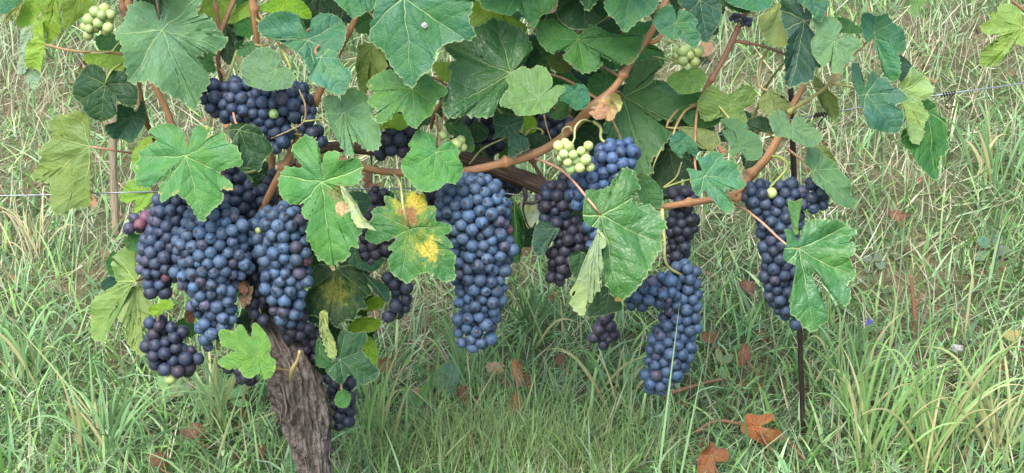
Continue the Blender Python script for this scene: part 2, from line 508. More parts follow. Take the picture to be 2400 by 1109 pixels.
def leaf_shape(j, tip, outline, d, n=(0, -1, .42), cup=.0, fold=.0, droop=.0, wave=.085, teeth=1.0, back=False, seed=0, proj=None, thick=True):
    """one leaf blade: outline in photo pixels laid on its own tilted plane, toothed margin, veins sunk, blade puckered and curled"""
    rg = np.random.default_rng(seed)
    j = np.array(j, float); tip = np.array(tip, float)
    o = np.asarray(outline, float)
    L = np.linalg.norm(tip - j) + 1e-6
    size = max(L, np.max(np.linalg.norm(o - j, axis=1)))
    per = np.sum(np.linalg.norm(np.diff(np.vstack([o, o[:1]]), axis=0), axis=1))
    m = int(np.clip(per / 4.0, 60, 260))
    c = catmull(o, m, True)
    nxt, prv = np.roll(c, -1, 0), np.roll(c, 1, 0)
    tg = nxt - prv; tg /= np.linalg.norm(tg, axis=1)[:, None] + 1e-9
    area = np.sum(c[:, 0] * nxt[:, 1] - nxt[:, 0] * c[:, 1])
    nr = np.stack([tg[:, 1], -tg[:, 0]], 1) * (1 if area > 0 else -1)
    if teeth > 0:
        step = per / m; s = 0.0; off = np.zeros(m)
        base = np.clip(size * .085, 8, 20)
        while s < per:
            w = base * rg.uniform(.6, 1.35); amp = w * .42 * rg.uniform(.5, 1.2) * teeth
            i0 = int(s / step); i1 = int((s + w) / step)
            for i in range(i0, min(i1, m - 1) + 1):
                f = np.clip((i * step - s) / w, 0, 1)
                off[i % m] = amp * (f / .62 if f < .62 else (1 - f) / .38) - amp * .35
            s += w
        rr = np.linalg.norm(c - j, axis=1)
        off *= np.clip((rr / size - .18) / .25, 0, 1)
        c = c + nr * off[:, None]
    ax = (tip - j) / L; axr = np.array([-ax[1], ax[0]])
    rings = np.array([.05, .13, .23, .34, .46, .58, .69, .79, .87, .94, 1.0])
    pts = [j[None]]
    tt = [np.zeros(1)]
    for q in rings:
        pts.append(j + (c - j) * q); tt.append(np.full(m, q))
    p = np.concatenate(pts); tt = np.concatenate(tt)
    rel = p - j
    u = rel @ axr / L; v = rel @ ax / L
    r = np.hypot(u, v); a = np.arctan2(np.abs(u), v)
    va = np.radians([0, 50, 104])
    dm = np.min(np.abs(a[:, None] - va[None]), 1)
    h = .075 * np.sqrt(r + 1e-6) * np.clip(dm / .42, 0, 1) * np.clip(r * 4, 0, 1)
    h += cup * r * r + fold * np.abs(u) + droop * np.clip(v, 0, None) ** 2
    th = np.arctan2(u, v)
    for k in (2, 3, 5, 8):
        h += wave * (1.6 / k) * rg.normal() * np.sin(k * th + rg.uniform(0, 6.28)) * (tt ** 2) * r
    h += (vnoise(u * 5 + seed, v * 5, 5) - .5) * .085 * np.clip(r * 3, 0, 1) + (vnoise(u * 14 + seed, v * 14, 6) - .5) * .018
    n = np.array(n, float); n /= np.linalg.norm(n)
    o3 = P(j[0], j[1], d) if proj is None else proj
    rays = FWD + (p[:, :1] - PW / 2) * K * RIGHT - (p[:, 1:] - PH / 2) * K * UPV
    den = rays @ n
    den = np.where(np.abs(den) < .12, np.sign(den) * .12 + (den == 0) * -.12, den)
    t = ((o3 - CAM) @ n) / den
    V = CAM + rays * t[:, None] + n * (h * L * M)[:, None]
    F = []
    for k in range(m):
        F.append((0, 1 + k, 1 + (k + 1) % m))
    for q in range(len(rings) - 1):
        b0, b1 = 1 + q * m, 1 + (q + 1) * m
        for k in range(m):
            k2 = (k + 1) % m
            F.append((b0 + k, b1 + k, b1 + k2, b0 + k2))
    # the upper face looks along +n unless the leaf shows its underside
    e1, e2, e3 = V[F[0][0]], V[F[0][1]], V[F[0][2]]
    up = np.dot(np.cross(e2 - e1, e3 - e1), n) > 0
    if up == back:
        F = [tuple(reversed(f)) for f in F]
    return V, F, {'UVMap': np.stack([u, v], 1), 'rim': np.stack([tt, th], 1)}, o3, n


def generic_outline(j, ang, L, rg, lobe=.5, wid=1.0):
    """a five-lobed leaf in pixels; ang 0 points down the picture"""
    key = [(0, 1.0), (14, .86), (27, .86 - .28 * lobe), (40, .84), (52, .93), (64, .80), (78, .78 - .25 * lobe), (92, .74), (106, .78), (125, .68), (145, .60), (165, .45), (176, .16)]
    pts = []
    for sgn in (1, -1):
        seq = key if sgn == 1 else key[1:][::-1]
        for dg, r in seq:
            t = math.radians(ang + sgn * dg * (1 + rg.uniform(-.03, .03)))
            rr = L * r * rg.uniform(.92, 1.08) * (wid if 20 < dg < 150 else 1)
            pts.append((j[0] + math.sin(t) * rr, j[1] + math.cos(t) * rr))
    return pts, (j[0] + math.sin(math.radians(ang)) * L, j[1] + math.cos(math.radians(ang)) * L)


def zc(ox, oy, s, pts):
    """points read off an enlarged crop -> photo pixels"""
    return [(ox + a / s, oy + b / s) for a, b in pts]


vine = empty('grapevine', P(742, 1290, 0), 'gnarled old grapevine with broad green leaves and reddish canes over the grass', 'grapevine')
NLEAF = [0]
CANE_PTS = []


def petiole(leaf, start, path, r=2.6, color=(.30, .20, .09)):
    pts = [np.array(start, float)] + [np.array(q, float) for q in path]
    rr = np.linspace(r * M, r * M * 1.25, len(pts))
    tube('petiole', pts, rr, PETIOLE, leaf, 6, 10, color=color)


def add_leaf(j, tip, outline, d, col, mat=None, pet='auto', pcol=None, parent=None, ctint=.12, name='leaf', **kw):
    NLEAF[0] += 1
    sd_ = NLEAF[0] * 17
    V, F, uv, o3, n = leaf_shape(j, tip, outline, d, seed=sd_, **kw)
    me = mesh(name, V, F, mat or LEAF, uv=uv)
    rg = np.random.default_rng(sd_ + 5)
    c = [x * (1 + rg.uniform(-ctint, ctint)) for x in col]
    lf = obj(name, me, parent or vine, c)
    side = -n if not kw.get('back') else n * .2 - np.array([0, 0, .0])
    if pet == 'auto':
        if CANE_PTS:
            cp = np.array(CANE_PTS)
            e = cp[np.argmin(np.linalg.norm(cp - (o3 + np.array([0, .01, .03])), axis=1))]
            if np.linalg.norm(e - o3) < .16:
                ax = np.array(P(*j, d)) - np.array(P(*tip, d)); ax /= np.linalg.norm(ax) + 1e-9
                q1 = o3 - n * .012 + ax * .012
                q2 = (q1 + e) / 2 + np.array([0, .012, .006])
                petiole(lf, o3 - n * .0008, [q1, q2, e], color=pcol or random.choice([(.30, .22, .09), (.26, .28, .08), (.33, .17, .10)]))
    elif pet is not None:
        petiole(lf, o3 - n * .0008, [P(*q) for q in pet], color=pcol or (.32, .20, .10))
    return lf


# ------------------------------------------------------------------ wood of the vine
def px_path(nodes):
    return [P(x, y, d) for x, y, d, r in nodes], [r * M * (.88 if r < 18 else 1) for x, y, d, r in nodes]


def trunk_disp(ang, ln, t):
    s = np.abs(ang / math.pi - 1)
    tw = ang + ln * 2.2
    a = np.cos(tw); b = np.sin(tw)
    n1 = vnoise(a * 3.2 + 20, b * 3.2 + ln * 16, 21)
    n2 = vnoise(a * 10 + 50, b * 10 + ln * 26, 22)
    n3 = vnoise(a * 20 + 90, b * 20 + ln * 75, 23)
    n4 = vnoise(a * 9 + 10, b * 9 + ln * 110, 24)
    up_ = np.clip((t - .25) / .15, 0, 1)
    sh = np.clip(np.abs(n2 - .5) * 5, 0, 1)
    knot = .30 * math.exp(-((t - .40) / .05) ** 2) * np.clip(np.cos(ang - 4.2), 0, 1) + .25 * math.exp(-((t - .47) / .03) ** 2) * np.clip(np.cos(ang - 5.4), 0, 1)
    return (n1 - .5) * .42 - (1 - sh) * (.16 - .06 * up_) + (n3 - .5) * (.16 + .14 * up_) + (n4 - .5) * (.12 + .22 * up_) + knot


TRUNK_N = [(752, 1330, 0, 52), (748, 1220, 0, 42), (738, 1109, 0, 38), (720, 1010, .0, 50), (698, 920, .005, 55), (676, 850, .005, 48), (645, 785, 0, 42), (622, 730, -.01, 36), (605, 660, -.02, 32), (600, 590, -.03, 30), (610, 520, -.04, 30), (640, 455, -.04, 26)]
pp, rr = px_path(TRUNK_N)
trunk = tube('trunk', pp, rr, BARK, vine, 140, 260, trunk_disp)
tag(trunk, 'grey-brown shaggy trunk with peeling fibrous bark')
tcen = catmull(np.hstack([np.array(pp), np.array(rr)[:, None]]), 200)
rg = np.random.default_rng(3)
for k in range(70):                                        # peeling strips of bark standing off the trunk
    i = int(rg.uniform(10, 135)); ln = int(rg.uniform(7, 24)); a0 = rg.uniform(-2.6, .7)
    sp = []
    for q in range(6):
        f = q / 5
        cc = tcen[min(199, i + int(ln * f))]
        aa = a0 + f * rg.uniform(.05, .25)
        lift = 1.00 + .08 * rg.uniform() + (.22 * (abs(f - .5) * 2) ** 3) * rg.uniform(.2, 1.2)
        sp.append(cc[:3] + np.array([math.cos(aa), math.sin(aa), 0]) * cc[3] * lift)
    w = rg.uniform(.7, 1.7) * M * 1.5
    V, F, UV = tube_data(sp, [w * .2, w, w * 1.3, w * 1.1, w * .8, w * .15], 5, 9)
    obj('bark_strip', mesh('bark_strip', V, F, BARK if rg.random() < .5 else STRIP, uv={'UVMap': UV}), trunk)


def knobbly(seed, amp=.12, f=26):
    def fn(ang, ln, t):
        return (vnoise(np.cos(ang) * 3 + seed, np.sin(ang) * 3 + ln * f, seed) - .5) * amp * 2 + (vnoise(np.cos(ang) * 8 + seed, np.sin(ang) * 8 + ln * f * .4, seed + 1) - .5) * amp
    return fn


def node_disp(seed, every=.075):
    def fn(ang, ln, t):
        ph = (ln / every + seed * .37) % 1
        return -.12 + .55 * math.exp(-((ph - .5) / .045) ** 2) * (1 + .5 * np.cos(ang + seed)) + (vnoise(np.cos(ang) * 5 + seed, np.sin(ang) * 5 + ln * 15, seed) - .5) * .10
    return fn


def cane(nodes, mat, name='cane', disp=None, seg=14):
    pp, rr = px_path(nodes)
    o = tube(name, pp, rr, mat, vine, seg, max(30, len(nodes) * 16), disp or node_disp(len(CANE_PTS) % 17))
    q = catmull(np.array(pp), 40)
    CANE_PTS.extend(q.tolist())
    return o


tag(cane([(628, 480, -.04, 26), (690, 395, -.045, 20), (775, 345, -.05, 15), (880, 352, -.05, 14), (1000, 350, -.045, 15), (1110, 376, -.035, 17), (1190, 406, -.03, 19), (1250, 428, -.03, 21), (1280, 446, -.03, 18)], ARM, 'old_arm', knobbly(9, .16), 36), 'dark old wood arm with rough split bark')
cane([(596, 530, -.03, 10), (612, 496, .0, 10), (640, 440, .006, 12), (690, 345, .006, 12), (745, 225, .004, 11), (800, 110, 0, 10), (840, 30, -.01, 9), (880, -70, -.02, 8), (930, -330, -.03, 7)], CANE)
cane([(700, 385, -.035, 12), (770, 368, -.02, 11), (835, 388, .0, 11), (900, 402, .004, 11), (1000, 408, .006, 11), (1090, 402, .012, 13), (1170, 385, .012, 13), (1250, 362, .012, 13), (1300, 335, .01, 12), (1340, 300, .01, 13), (1385, 255, .01, 17), (1440, 205, .012, 11), (1490, 130, .012, 10), (1530, 70, .01, 10), (1562, 0, .0, 9), (1620, -120, -.01, 8), (1660, -340, -.02, 7)], CANE)
cane([(1268, 438, -.03, 15), (1380, 470, -.03, 12), (1470, 490, -.02, 10), (1545, 486, -.005, 10), (1600, 478, 0, 10), (1660, 469, .0, 10), (1725, 455, .002, 11), (1768, 402, .0, 12), (1800, 366, 0, 13), (1832, 306, -.002, 11), (1852, 258, -.005, 10), (1885, 200, -.01, 8), (1910, 150, -.02, 7), (1930, 60, -.03, 6), (1950, -120, -.03, 6)], CANE)
cane([(602, 560, -.05, 9), (520, 430, -.06, 9), (430, 330, -.02, 9), (405, 292, -.01, 9), (385, 245, -.01, 9), (360, 195, -.012, 8), (330, 110, -.02, 8), (300, 0, -.02, 8), (270, -200, -.02, 7)], CANE)
cane([(560, 520, -.06, 9), (420, 420, -.06, 8), (352, 305, -.03, 8), (343, 280, -.02, 8), (325, 205, -.02, 8), (310, 130, -.02, 8), (285, 0, -.02, 8), (240, -150, -.03, 7)], DARKCANE)
cane([(640, 455, -.05, 10), (630, 300, -.05, 8), (612, 180, -.03, 7), (604, 112, -.015, 7), (598, 60, -.008, 9), (592, 0, -.006, 10), (588, -90, -.01, 9), (600, -330, -.02, 7)], CANE)
cane([(560, 330, -.05, 6), (530, 240, -.035, 6), (517, 180, -.02, 6), (511, 130, -.012, 7), (517, 80, -.01, 8), (536, 30, -.012, 7), (560, -40, -.02, 7), (600, -250, -.03, 6)], DARKCANE)
cane([(517, 75, -.012, 6), (508, 30, -.01, 5), (498, -20, -.012, 4), (480, -160, -.02, 4)], DARKCANE)
cane([(1636, 246, -.015, 5), (1655, 205, -.015, 7), (1690, 148, -.015, 8), (1722, 84, -.015, 9), (1740, 40, -.02, 7), (1765, -30, -.025, 7), (1800, -250, -.03, 6)], DARKCANE)
cane([(1722, 96, -.016, 5), (1760, 102, -.018, 4.5), (1800, 112, -.02, 4.5), (1850, 132, -.025, 4)], DARKCANE)
cane([(1515, 100, .008, 7), (1540, 95, .012, 7), (1553, 70, .008, 6), (1570, 20, 0, 5)], CANE)
cane([(1848, 262, .0, 6), (1890, 236, .01, 5.5), (1935, 205, .012, 5), (1958, 172, .015, 4)], PETIOLE).color = (.33, .30, .11, 1)
cane([(1250, 365, .01, 7), (1220, 335, -.02, 6), (1280, 430, -.04, 6)], DARKCANE)
cane([(1010, 300, -.02, 5), (1022, 262, .0, 6), (1060, 210, .004, 4)], DARKCANE)

# ------------------------------------------------------------------ the leaves of the vine, one by one
A = add_leaf
YB = leaf_material('blotched_leaf_blade', [(.10, -.42, .55, (.24, .28, .03), .9), (-.28, .25, .45, (.16, .24, .03), .9), (.02, -.45, .30, (.44, .36, .04), .6), (.07, -.22, .22, (.30, .16, .06), .5), (-.42, .32, .27, (.44, .37, .05), .5)])
YS = leaf_material('speckled_leaf_blade', [(0, .45, .50, (.10, .15, .03), .95), (.05, .40, .28, (.22, .23, .05), .6)], speckle=.4)
BS = leaf_material('browned_leaf_blade', [(-.21, .33, .085, (.50, .33, .17), .3), (-.15, .14, .12, (.16, .19, .06), .7), (.02, 1.0, .06, (.35, .28, .15), .6)])
PE = leaf_material('purple_rimmed_leaf_blade', edge=(.20, .09, .10))
BE = leaf_material('browned_rim_leaf_blade', edge=(.34, .30, .10))
GLOSSY = leaf_material('glossy_leaf_blade', gloss=1.0)
YT = leaf_material('yellow_tipped_leaf_blade', edge=(.24, .32, .05), speckle=.5)

# far back first: filler leaves, mostly dark to put gap shade into the colour
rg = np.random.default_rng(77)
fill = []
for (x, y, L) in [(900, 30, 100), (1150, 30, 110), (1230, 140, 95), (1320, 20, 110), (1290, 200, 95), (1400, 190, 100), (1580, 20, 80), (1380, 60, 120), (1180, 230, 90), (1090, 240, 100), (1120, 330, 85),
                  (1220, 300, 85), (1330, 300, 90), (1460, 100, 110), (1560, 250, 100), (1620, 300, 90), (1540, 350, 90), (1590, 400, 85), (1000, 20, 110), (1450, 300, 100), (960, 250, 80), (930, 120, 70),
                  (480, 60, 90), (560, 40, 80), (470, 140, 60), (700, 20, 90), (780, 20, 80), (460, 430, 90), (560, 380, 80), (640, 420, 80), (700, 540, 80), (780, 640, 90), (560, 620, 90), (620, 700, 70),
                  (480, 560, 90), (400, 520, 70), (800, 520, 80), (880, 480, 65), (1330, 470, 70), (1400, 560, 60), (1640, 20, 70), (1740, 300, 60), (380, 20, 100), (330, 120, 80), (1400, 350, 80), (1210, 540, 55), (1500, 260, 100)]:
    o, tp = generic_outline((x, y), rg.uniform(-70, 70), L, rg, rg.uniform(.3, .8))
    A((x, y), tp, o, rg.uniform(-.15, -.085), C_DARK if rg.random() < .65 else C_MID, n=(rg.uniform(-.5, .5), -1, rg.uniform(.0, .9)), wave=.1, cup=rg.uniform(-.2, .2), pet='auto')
# the canopy goes on unseen above, its leaves added to shade the bunches
for k in range(84):
    x = rg.uniform(-250, 2050); y = rg.uniform(-520, -95); L = rg.uniform(70, 135)
    o, tp = generic_outline((x, y), rg.uniform(-70, 70), L, rg, rg.uniform(.2, .8))
    A((x, y), tp, o, rg.uniform(-.13, .07), random.choice([C_BLUE, C_MID, C_BRIGHT, C_DARK]), n=(rg.uniform(-.5, .5), -1, rg.uniform(.2, 1.6)), wave=.08, cup=rg.uniform(-.2, .2), pet=None)

# top left corner, shoot with backlight put into its colour
z0 = lambda p: zc(0, 0, 2.7725, p)
zt = lambda p: zc(400, 0, 5.545, p)
z2 = lambda p: zc(500, 0, 2, p)
z3 = lambda p: zc(1000, 0, 2, p)
z3d = lambda p: zc(1000, 0, 3.36, p)
z4 = lambda p: zc(1500, 0, 2, p)
z5 = lambda p: zc(1900, 0, 2.4, p)
z6 = lambda p: zc(780, 220, 3.2615, p)
z7 = lambda p: zc(600, 380, 3.466, p)
zb = lambda p: zc(550, 554, 1.998, p)
zl = lambda p: zc(0, 554, 1.998, p)
zm = lambda p: zc(250, 400, 2.178, p)
zr = lambda p: zc(1200, 400, 2.178, p)
zR = lambda p: zc(1650, 400, 2.4, p)


def AZ(z, j, tip, out, d, col, **kw):
    return A(z([j])[0], z([tip])[0], z(out), d, col, **kw)


AZ(z0, (60, -60), (60, 90), [(-60, -60), (140, -60), (145, 10), (110, 50), (60, 92), (0, 95), (-60, 60)], .0, C_BLUE, pet=None)
AZ(z0, (150, 5), (25, 145), [(150, 0), (95, 50), (50, 90), (15, 150), (60, 135), (105, 115), (145, 60)], .005, C_PALE, back=True, pet=None, n=(.3, -1, -.1))
AZ(z0, (250, -40), (150, 190), [(150, 0), (310, -40), (305, 30), (265, 90), (240, 140), (160, 188), (100, 160), (110, 100), (140, 60)], -.01, C_YEL, back=True, pet=None, n=(0, -1, .1))
AZ(z0, (370, -40), (300, 290), [(310, -40), (430, -40), (405, 60), (412, 130), (395, 195), (350, 240), (320, 275), (285, 288), (275, 210), (258, 190), (270, 130), (285, 90), (270, 60)], .012, C_YEL, back=True, pet=None, n=(-.2, -1, .1), fold=.12)
AZ(z0, (520, -30), (420, 195), [(410, -30), (560, -40), (640, 20), (600, 100), (540, 110), (480, 150), (418, 195), (405, 100)], -.02, C_YEL, back=True, pet=None, n=(.1, -1, .1))
AZ(z0, (295, 290), (205, 455), [(295, 285), (283, 200), (270, 125), (220, 150), (208, 190), (216, 250), (180, 285), (168, 370), (180, 445), (230, 452), (265, 465), (282, 370)], .016, C_YEL, back=True, pet=[(170, 120, .012), (215, 122, .0), (262, 125, -.01), (300, 130, -.02)], pcol=(.33, .2, .1), n=(-.1, -1, .1))
AZ(z0, (215, 170), (130, 330), [(215, 165), (140, 190), (135, 260), (125, 330), (165, 335), (185, 290), (218, 240)], .004, C_PB, back=True, pet=None)
AZ(z0, (170, 340), (150, 480), [(170, 335), (130, 350), (112, 480), (150, 475), (185, 430), (190, 370)], .002, C_PB, back=True, pet=None)
AZ(z0, (185, 450), (230, 580), [(180, 440), (160, 500), (190, 560), (230, 582), (262, 505), (250, 460)], .004, C_PB, back=True, pet=None)
AZ(z0, (730, 345), (560, 390), [(730, 330), (600, 335), (540, 370), (560, 410), (640, 430), (720, 450), (790, 470), (825, 420), (800, 350)], -.03, C_YEL, back=True, pet=None)
AZ(z0, (700, 250), (700, 340), [(620, 250), (700, 210), (790, 250), (795, 330), (720, 345), (650, 330)], -.04, C_MID, pet=None)
# the big leaf and its neighbours, left
A((377, 67), (448, 245), [(369, 48), (365, 20), (350, 6), (325, -2), (300, 8), (288, 50), (268, 82), (285, 105), (300, 165), (310, 203), (350, 195), (380, 215), (425, 232), (450, 247), (465, 210), (487, 175), (460, 128), (500, 117), (531, 93), (505, 60), (495, 45), (462, 36), (480, 0), (470, -35), (430, -45), (392, -15), (377, 40)], .045, C_BLUE, n=(.05, -1, .5), droop=-.10, pet=[(372, 30, .02), (362, -20, -.01), (340, -40, -.015)])
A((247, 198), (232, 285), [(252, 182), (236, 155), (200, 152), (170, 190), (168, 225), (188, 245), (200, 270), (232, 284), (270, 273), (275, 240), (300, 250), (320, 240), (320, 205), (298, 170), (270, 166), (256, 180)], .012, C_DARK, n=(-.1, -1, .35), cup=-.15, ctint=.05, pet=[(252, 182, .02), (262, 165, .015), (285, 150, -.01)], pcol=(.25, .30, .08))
A((312, 275), (275, 330), [(318, 262), (335, 234), (341, 280), (326, 312), (306, 337), (285, 328), (262, 326), (245, 308), (246, 292), (270, 288), (274, 245), (296, 250), (310, 250)], -.005, C_DBLUE, n=(.4, -1, .2), fold=.25, pet=None)
A((210, 343), (96, 425), [(214, 338), (213, 300), (211, 266), (192, 261), (165, 265), (120, 284), (127, 320), (96, 348), (100, 370), (73, 415), (103, 428), (120, 430), (122, 460), (128, 490), (146, 504), (170, 490), (212, 480), (215, 435), (217, 365)], .012, (.085, .17, .036), n=(-.25, -1, .12), back=True, pet=[(250, 350, .006), (310, 358, -.02), (340, 350, -.03)], pcol=(.38, .2, .13), wave=.03)
A((348, 340), (318, 385), [(357, 325), (345, 320), (322, 340), (310, 365), (313, 392), (335, 385), (352, 360)], .0, C_YEL, back=True, pet=None)
A((350, 455), (285, 460), [(355, 450), (345, 428), (310, 420), (287, 443), (281, 468), (300, 478), (320, 470), (314, 502), (345, 482), (362, 458)], -.01, C_YEL, back=True, pet=None)
A((437, 366), (475, 515), [(440, 345), (432, 312), (420, 300), (385, 291), (350, 302), (355, 320), (367, 331), (325, 355), (325, 370), (311, 390), (320, 415), (322, 438), (350, 440), (388, 416), (374, 437), (375, 462), (381, 476), (415, 460), (440, 475), (460, 508), (476, 515), (492, 492), (523, 465), (515, 443), (543, 443), (540, 425), (514, 402), (550, 391), (568, 382), (556, 345), (531, 335), (531, 315), (515, 309), (490, 322), (496, 301), (462, 299), (445, 322)], .075, C_BRIGHT, mat=BE, n=(.0, -1, .55), droop=-.06, cup=-.04, teeth=.7, pet=[(440, 340, .05), (432, 310, .02), (415, 300, .0)])
A((560, 302), (600, 400), [(540, 295), (565, 289), (602, 295), (620, 320), (641, 350), (616, 380), (610, 402), (590, 396), (567, 390), (556, 350), (537, 320)], .055, C_DARK, n=(.2, -1, .2), ctint=.05)
# top, between the canes
AZ(zt, (600, -40), (340, 205), [(330, 205), (400, 100), (440, -20), (600, -60), (780, -40), (860, 80), (720, 260), (590, 315), (520, 225), (430, 185)], -.035, C_YEL, back=True, n=(0, -1, .2))
AZ(zt, (1030, 20), (730, 280), [(720, 275), (870, 110), (1035, 10), (1050, 190), (900, 275), (760, 305)], -.03, C_YEL, back=True)
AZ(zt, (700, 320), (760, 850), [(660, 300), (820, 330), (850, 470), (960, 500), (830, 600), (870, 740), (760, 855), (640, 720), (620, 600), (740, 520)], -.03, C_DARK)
AZ(zt, (1030, 370), (830, 440), [(810, 380), (850, 300), (1000, 220), (1095, 300), (1080, 420), (1020, 515), (960, 470), (860, 465)], -.02, C_MID)
AZ(zt, (1090, 580), (870, 650), [(865, 660), (960, 560), (1060, 535), (1115, 600), (1200, 640), (1100, 690), (960, 740), (860, 735)], .03, C_MID)
A((648, 165), (575, 190), [(650, 158), (662, 137), (640, 117), (615, 112), (578, 130), (565, 150), (564, 175), (575, 196), (610, 211), (645, 216), (680, 206), (692, 180), (675, 160)], .06, C_BLUE, n=(-.1, -1, .6))
AZ(zt, (1500, 0), (1750, 200), [(1140, 100), (1250, 20), (1420, -10), (1650, -10), (1800, 110), (1825, 235), (1600, 215), (1400, 185), (1200, 155)], -.02, C_YEL)
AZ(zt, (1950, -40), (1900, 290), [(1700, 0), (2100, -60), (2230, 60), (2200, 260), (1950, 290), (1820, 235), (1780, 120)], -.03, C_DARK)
A((722, 92), (750, 205), [(722, 78), (700, 38), (650, 33), (612, 52), (606, 75), (632, 92), (655, 96), (682, 116), (705, 132), (725, 162), (750, 207), (768, 150), (792, 130), (806, 110), (813, 75), (800, 45), (770, 30), (735, 42)], .035, C_BLUE, n=(0, -1, .45))
A((752, 132), (803, 220), [(744, 124), (770, 116), (790, 128), (805, 155), (823, 165), (821, 195), (802, 221), (775, 216), (745, 201), (722, 188), (735, 160)], .06, (0.044, 0.140, 0.072), n=(.1, -1, .6))
A((810, -30), (828, 46), [(770, -25), (782, 2), (820, 38), (830, 46), (860, 30), (876, 20), (882, -15), (850, -50), (800, -45)], .03, C_BLUE, pet=None)
A((805, 265), (830, 368), [(806, 248), (800, 221), (812, 209), (850, 216), (881, 245), (872, 270), (891, 296), (890, 346), (860, 354), (834, 332), (830, 369), (810, 362), (780, 306), (771, 285), (759, 250), (762, 226), (790, 226)], .05, C_BLUE, n=(-.1, -1, .45))
A((872, 105), (850, 222), [(845, 105), (897, 108), (906, 165), (872, 192), (852, 223), (838, 200), (839, 140)], .0, C_OLIVE, back=True, n=(-.4, -1, 0))
L12 = A((945, -8), (965, 205), [(946, -28), (900, -62), (882, 0), (874, 40), (869, 60), (864, 95), (890, 112), (905, 132), (915, 152), (935, 177), (965, 205), (985, 181), (1010, 166), (1026, 122), (1052, 102), (1114, 88), (1100, 50), (1109, 20), (1096, 0), (1062, -52), (1000, -64), (952, -30)], .07, C_BLUE, n=(.0, -1, .35), droop=-.08, teeth=.7, pet=None)
# droppings on the big leaf
bd = P(995, 60, .085)
bm = bmesh.new(); bmesh.ops.create_icosphere(bm, subdivisions=2, radius=1)
for v_ in bm.verts:
    v_.co = Vector((v_.co.x * .0028 * (1 + .3 * math.sin(v_.co.y * 7)), v_.co.y * .0012, v_.co.z * .003)) + Vector(bd)
me = bpy.data.meshes.new('dropping'); bm.to_mesh(me); bm.free(); me.materials.append(plain('white_dropping', (.45, .45, .42), .8, .2, var=.7, scale=400))
obj('dropping', me, L12)
A((966, 208), (972, 301), [(965, 202), (950, 180), (915, 164), (877, 171), (857, 192), (875, 213), (892, 210), (876, 217), (860, 236), (885, 258), (872, 273), (886, 286), (910, 281), (937, 261), (952, 286), (972, 301), (992, 281), (1010, 271), (1026, 233), (1046, 220), (1048, 205), (1030, 194), (1000, 174), (985, 186)], .055, C_BRIGHT, mat=BE, n=(0, -1, .65), cup=-.1, teeth=.8)
A((885, 285), (930, 310), [(868, 275), (900, 265), (940, 268), (960, 290), (940, 305), (905, 300), (885, 310)], .02, C_YEL, back=True, pet=None)
# centre
AZ(z3d, (560, 60), (750, 300), [(340, 60), (420, 15), (500, 80), (620, 130), (790, 205), (750, 295), (680, 250), (540, 170), (450, 195), (360, 215), (340, 110)], -.02, C_YEL, back=True)
A((1215, -22), (1250, 64), [(1120, -20), (1130, 20), (1160, 33), (1195, 40), (1216, 30), (1250, 64), (1270, 35), (1301, 25), (1306, -10), (1280, -60), (1230, -32), (1160, -60)], .035, C_MID, mat=PE, pet=None)
A((1370, -30), (1370, 70), [(1300, -20), (1420, -40), (1430, 30), (1395, 62), (1345, 72), (1308, 45)], .0, C_DARK, pet=None)
A((1198, 172), (1042, 262), [(1203, 168), (1232, 140), (1247, 112), (1230, 88), (1190, 64), (1160, 49), (1130, 65), (1110, 77), (1075, 107), (1036, 103), (1045, 130), (1066, 152), (1050, 165), (1058, 188), (1045, 215), (1036, 252), (1050, 282), (1090, 272), (1140, 281), (1156, 270), (1166, 240), (1190, 214), (1200, 188)], .03, (.028, .10, .030), mat=GLOSSY, n=(0, -1, .75), wave=.09, fold=.08, ctint=.03, pet=[(1215, 165, .01), (1240, 150, -.02), (1290, 190, -.01)])
A((1355, 92), (1372, 174), [(1352, 80), (1300, 49), (1255, 60), (1262, 100), (1290, 125), (1325, 119), (1320, 136), (1340, 160), (1372, 174), (1410, 156), (1402, 131), (1440, 146), (1480, 151), (1506, 110), (1501, 84), (1430, 78), (1382, 60), (1360, 80)], .02, C_MID, mat=PE, n=(.1, -1, .6))
A((1478, -35), (1463, 77), [(1478, -55), (1430, -52), (1417, -10), (1420, 30), (1440, 50), (1463, 77), (1485, 61), (1505, 46), (1526, 35), (1543, 10), (1546, -30), (1500, -62)], .045, (0.046, 0.148, 0.060), teeth=.8, pet=None)
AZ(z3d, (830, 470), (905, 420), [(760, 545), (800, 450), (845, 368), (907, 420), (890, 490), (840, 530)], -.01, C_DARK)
AZ(z3d, (1050, 500), (960, 500), [(950, 450), (1050, 435), (1125, 480), (1135, 555), (1050, 575), (965, 525)], -.015, C_OLIVE)
AZ(z3d, (1420, 650), (1280, 700), [(1285, 610), (1440, 565), (1515, 575), (1450, 700), (1390, 745), (1285, 745)], -.01, C_MID)
AZ(z3d, (150, 560), (250, 560), [(50, 500), (200, 490), (262, 560), (240, 625), (130, 645), (75, 585)], .0, C_YEL, back=True)
AZ(z3d, (1060, 850), (1000, 940), [(1040, 760), (1110, 820), (1122, 900), (1040, 945), (950, 912), (1000, 860)], .02, C_MID)
A((1264, 231), (1176, 252), [(1271, 224), (1296, 204), (1287, 175), (1260, 159), (1245, 169), (1220, 164), (1185, 184), (1192, 210), (1174, 240), (1172, 256), (1200, 263), (1210, 276), (1250, 273), (1280, 268), (1300, 251), (1311, 229), (1326, 215), (1319, 205), (1302, 204), (1274, 228)], .065, C_BRIGHT, n=(-.05, -1, .95), cup=.12, pet=[(1285, 245, .03), (1310, 262, .015), (1340, 275, .01)])
A((1345, 215), (1372, 254), [(1345, 202), (1318, 199), (1312, 230), (1330, 246), (1350, 259), (1371, 253), (1383, 236), (1376, 206), (1352, 195)], .035, C_BLUE, pet=[(1340, 240, .01), (1335, 270, 0)])
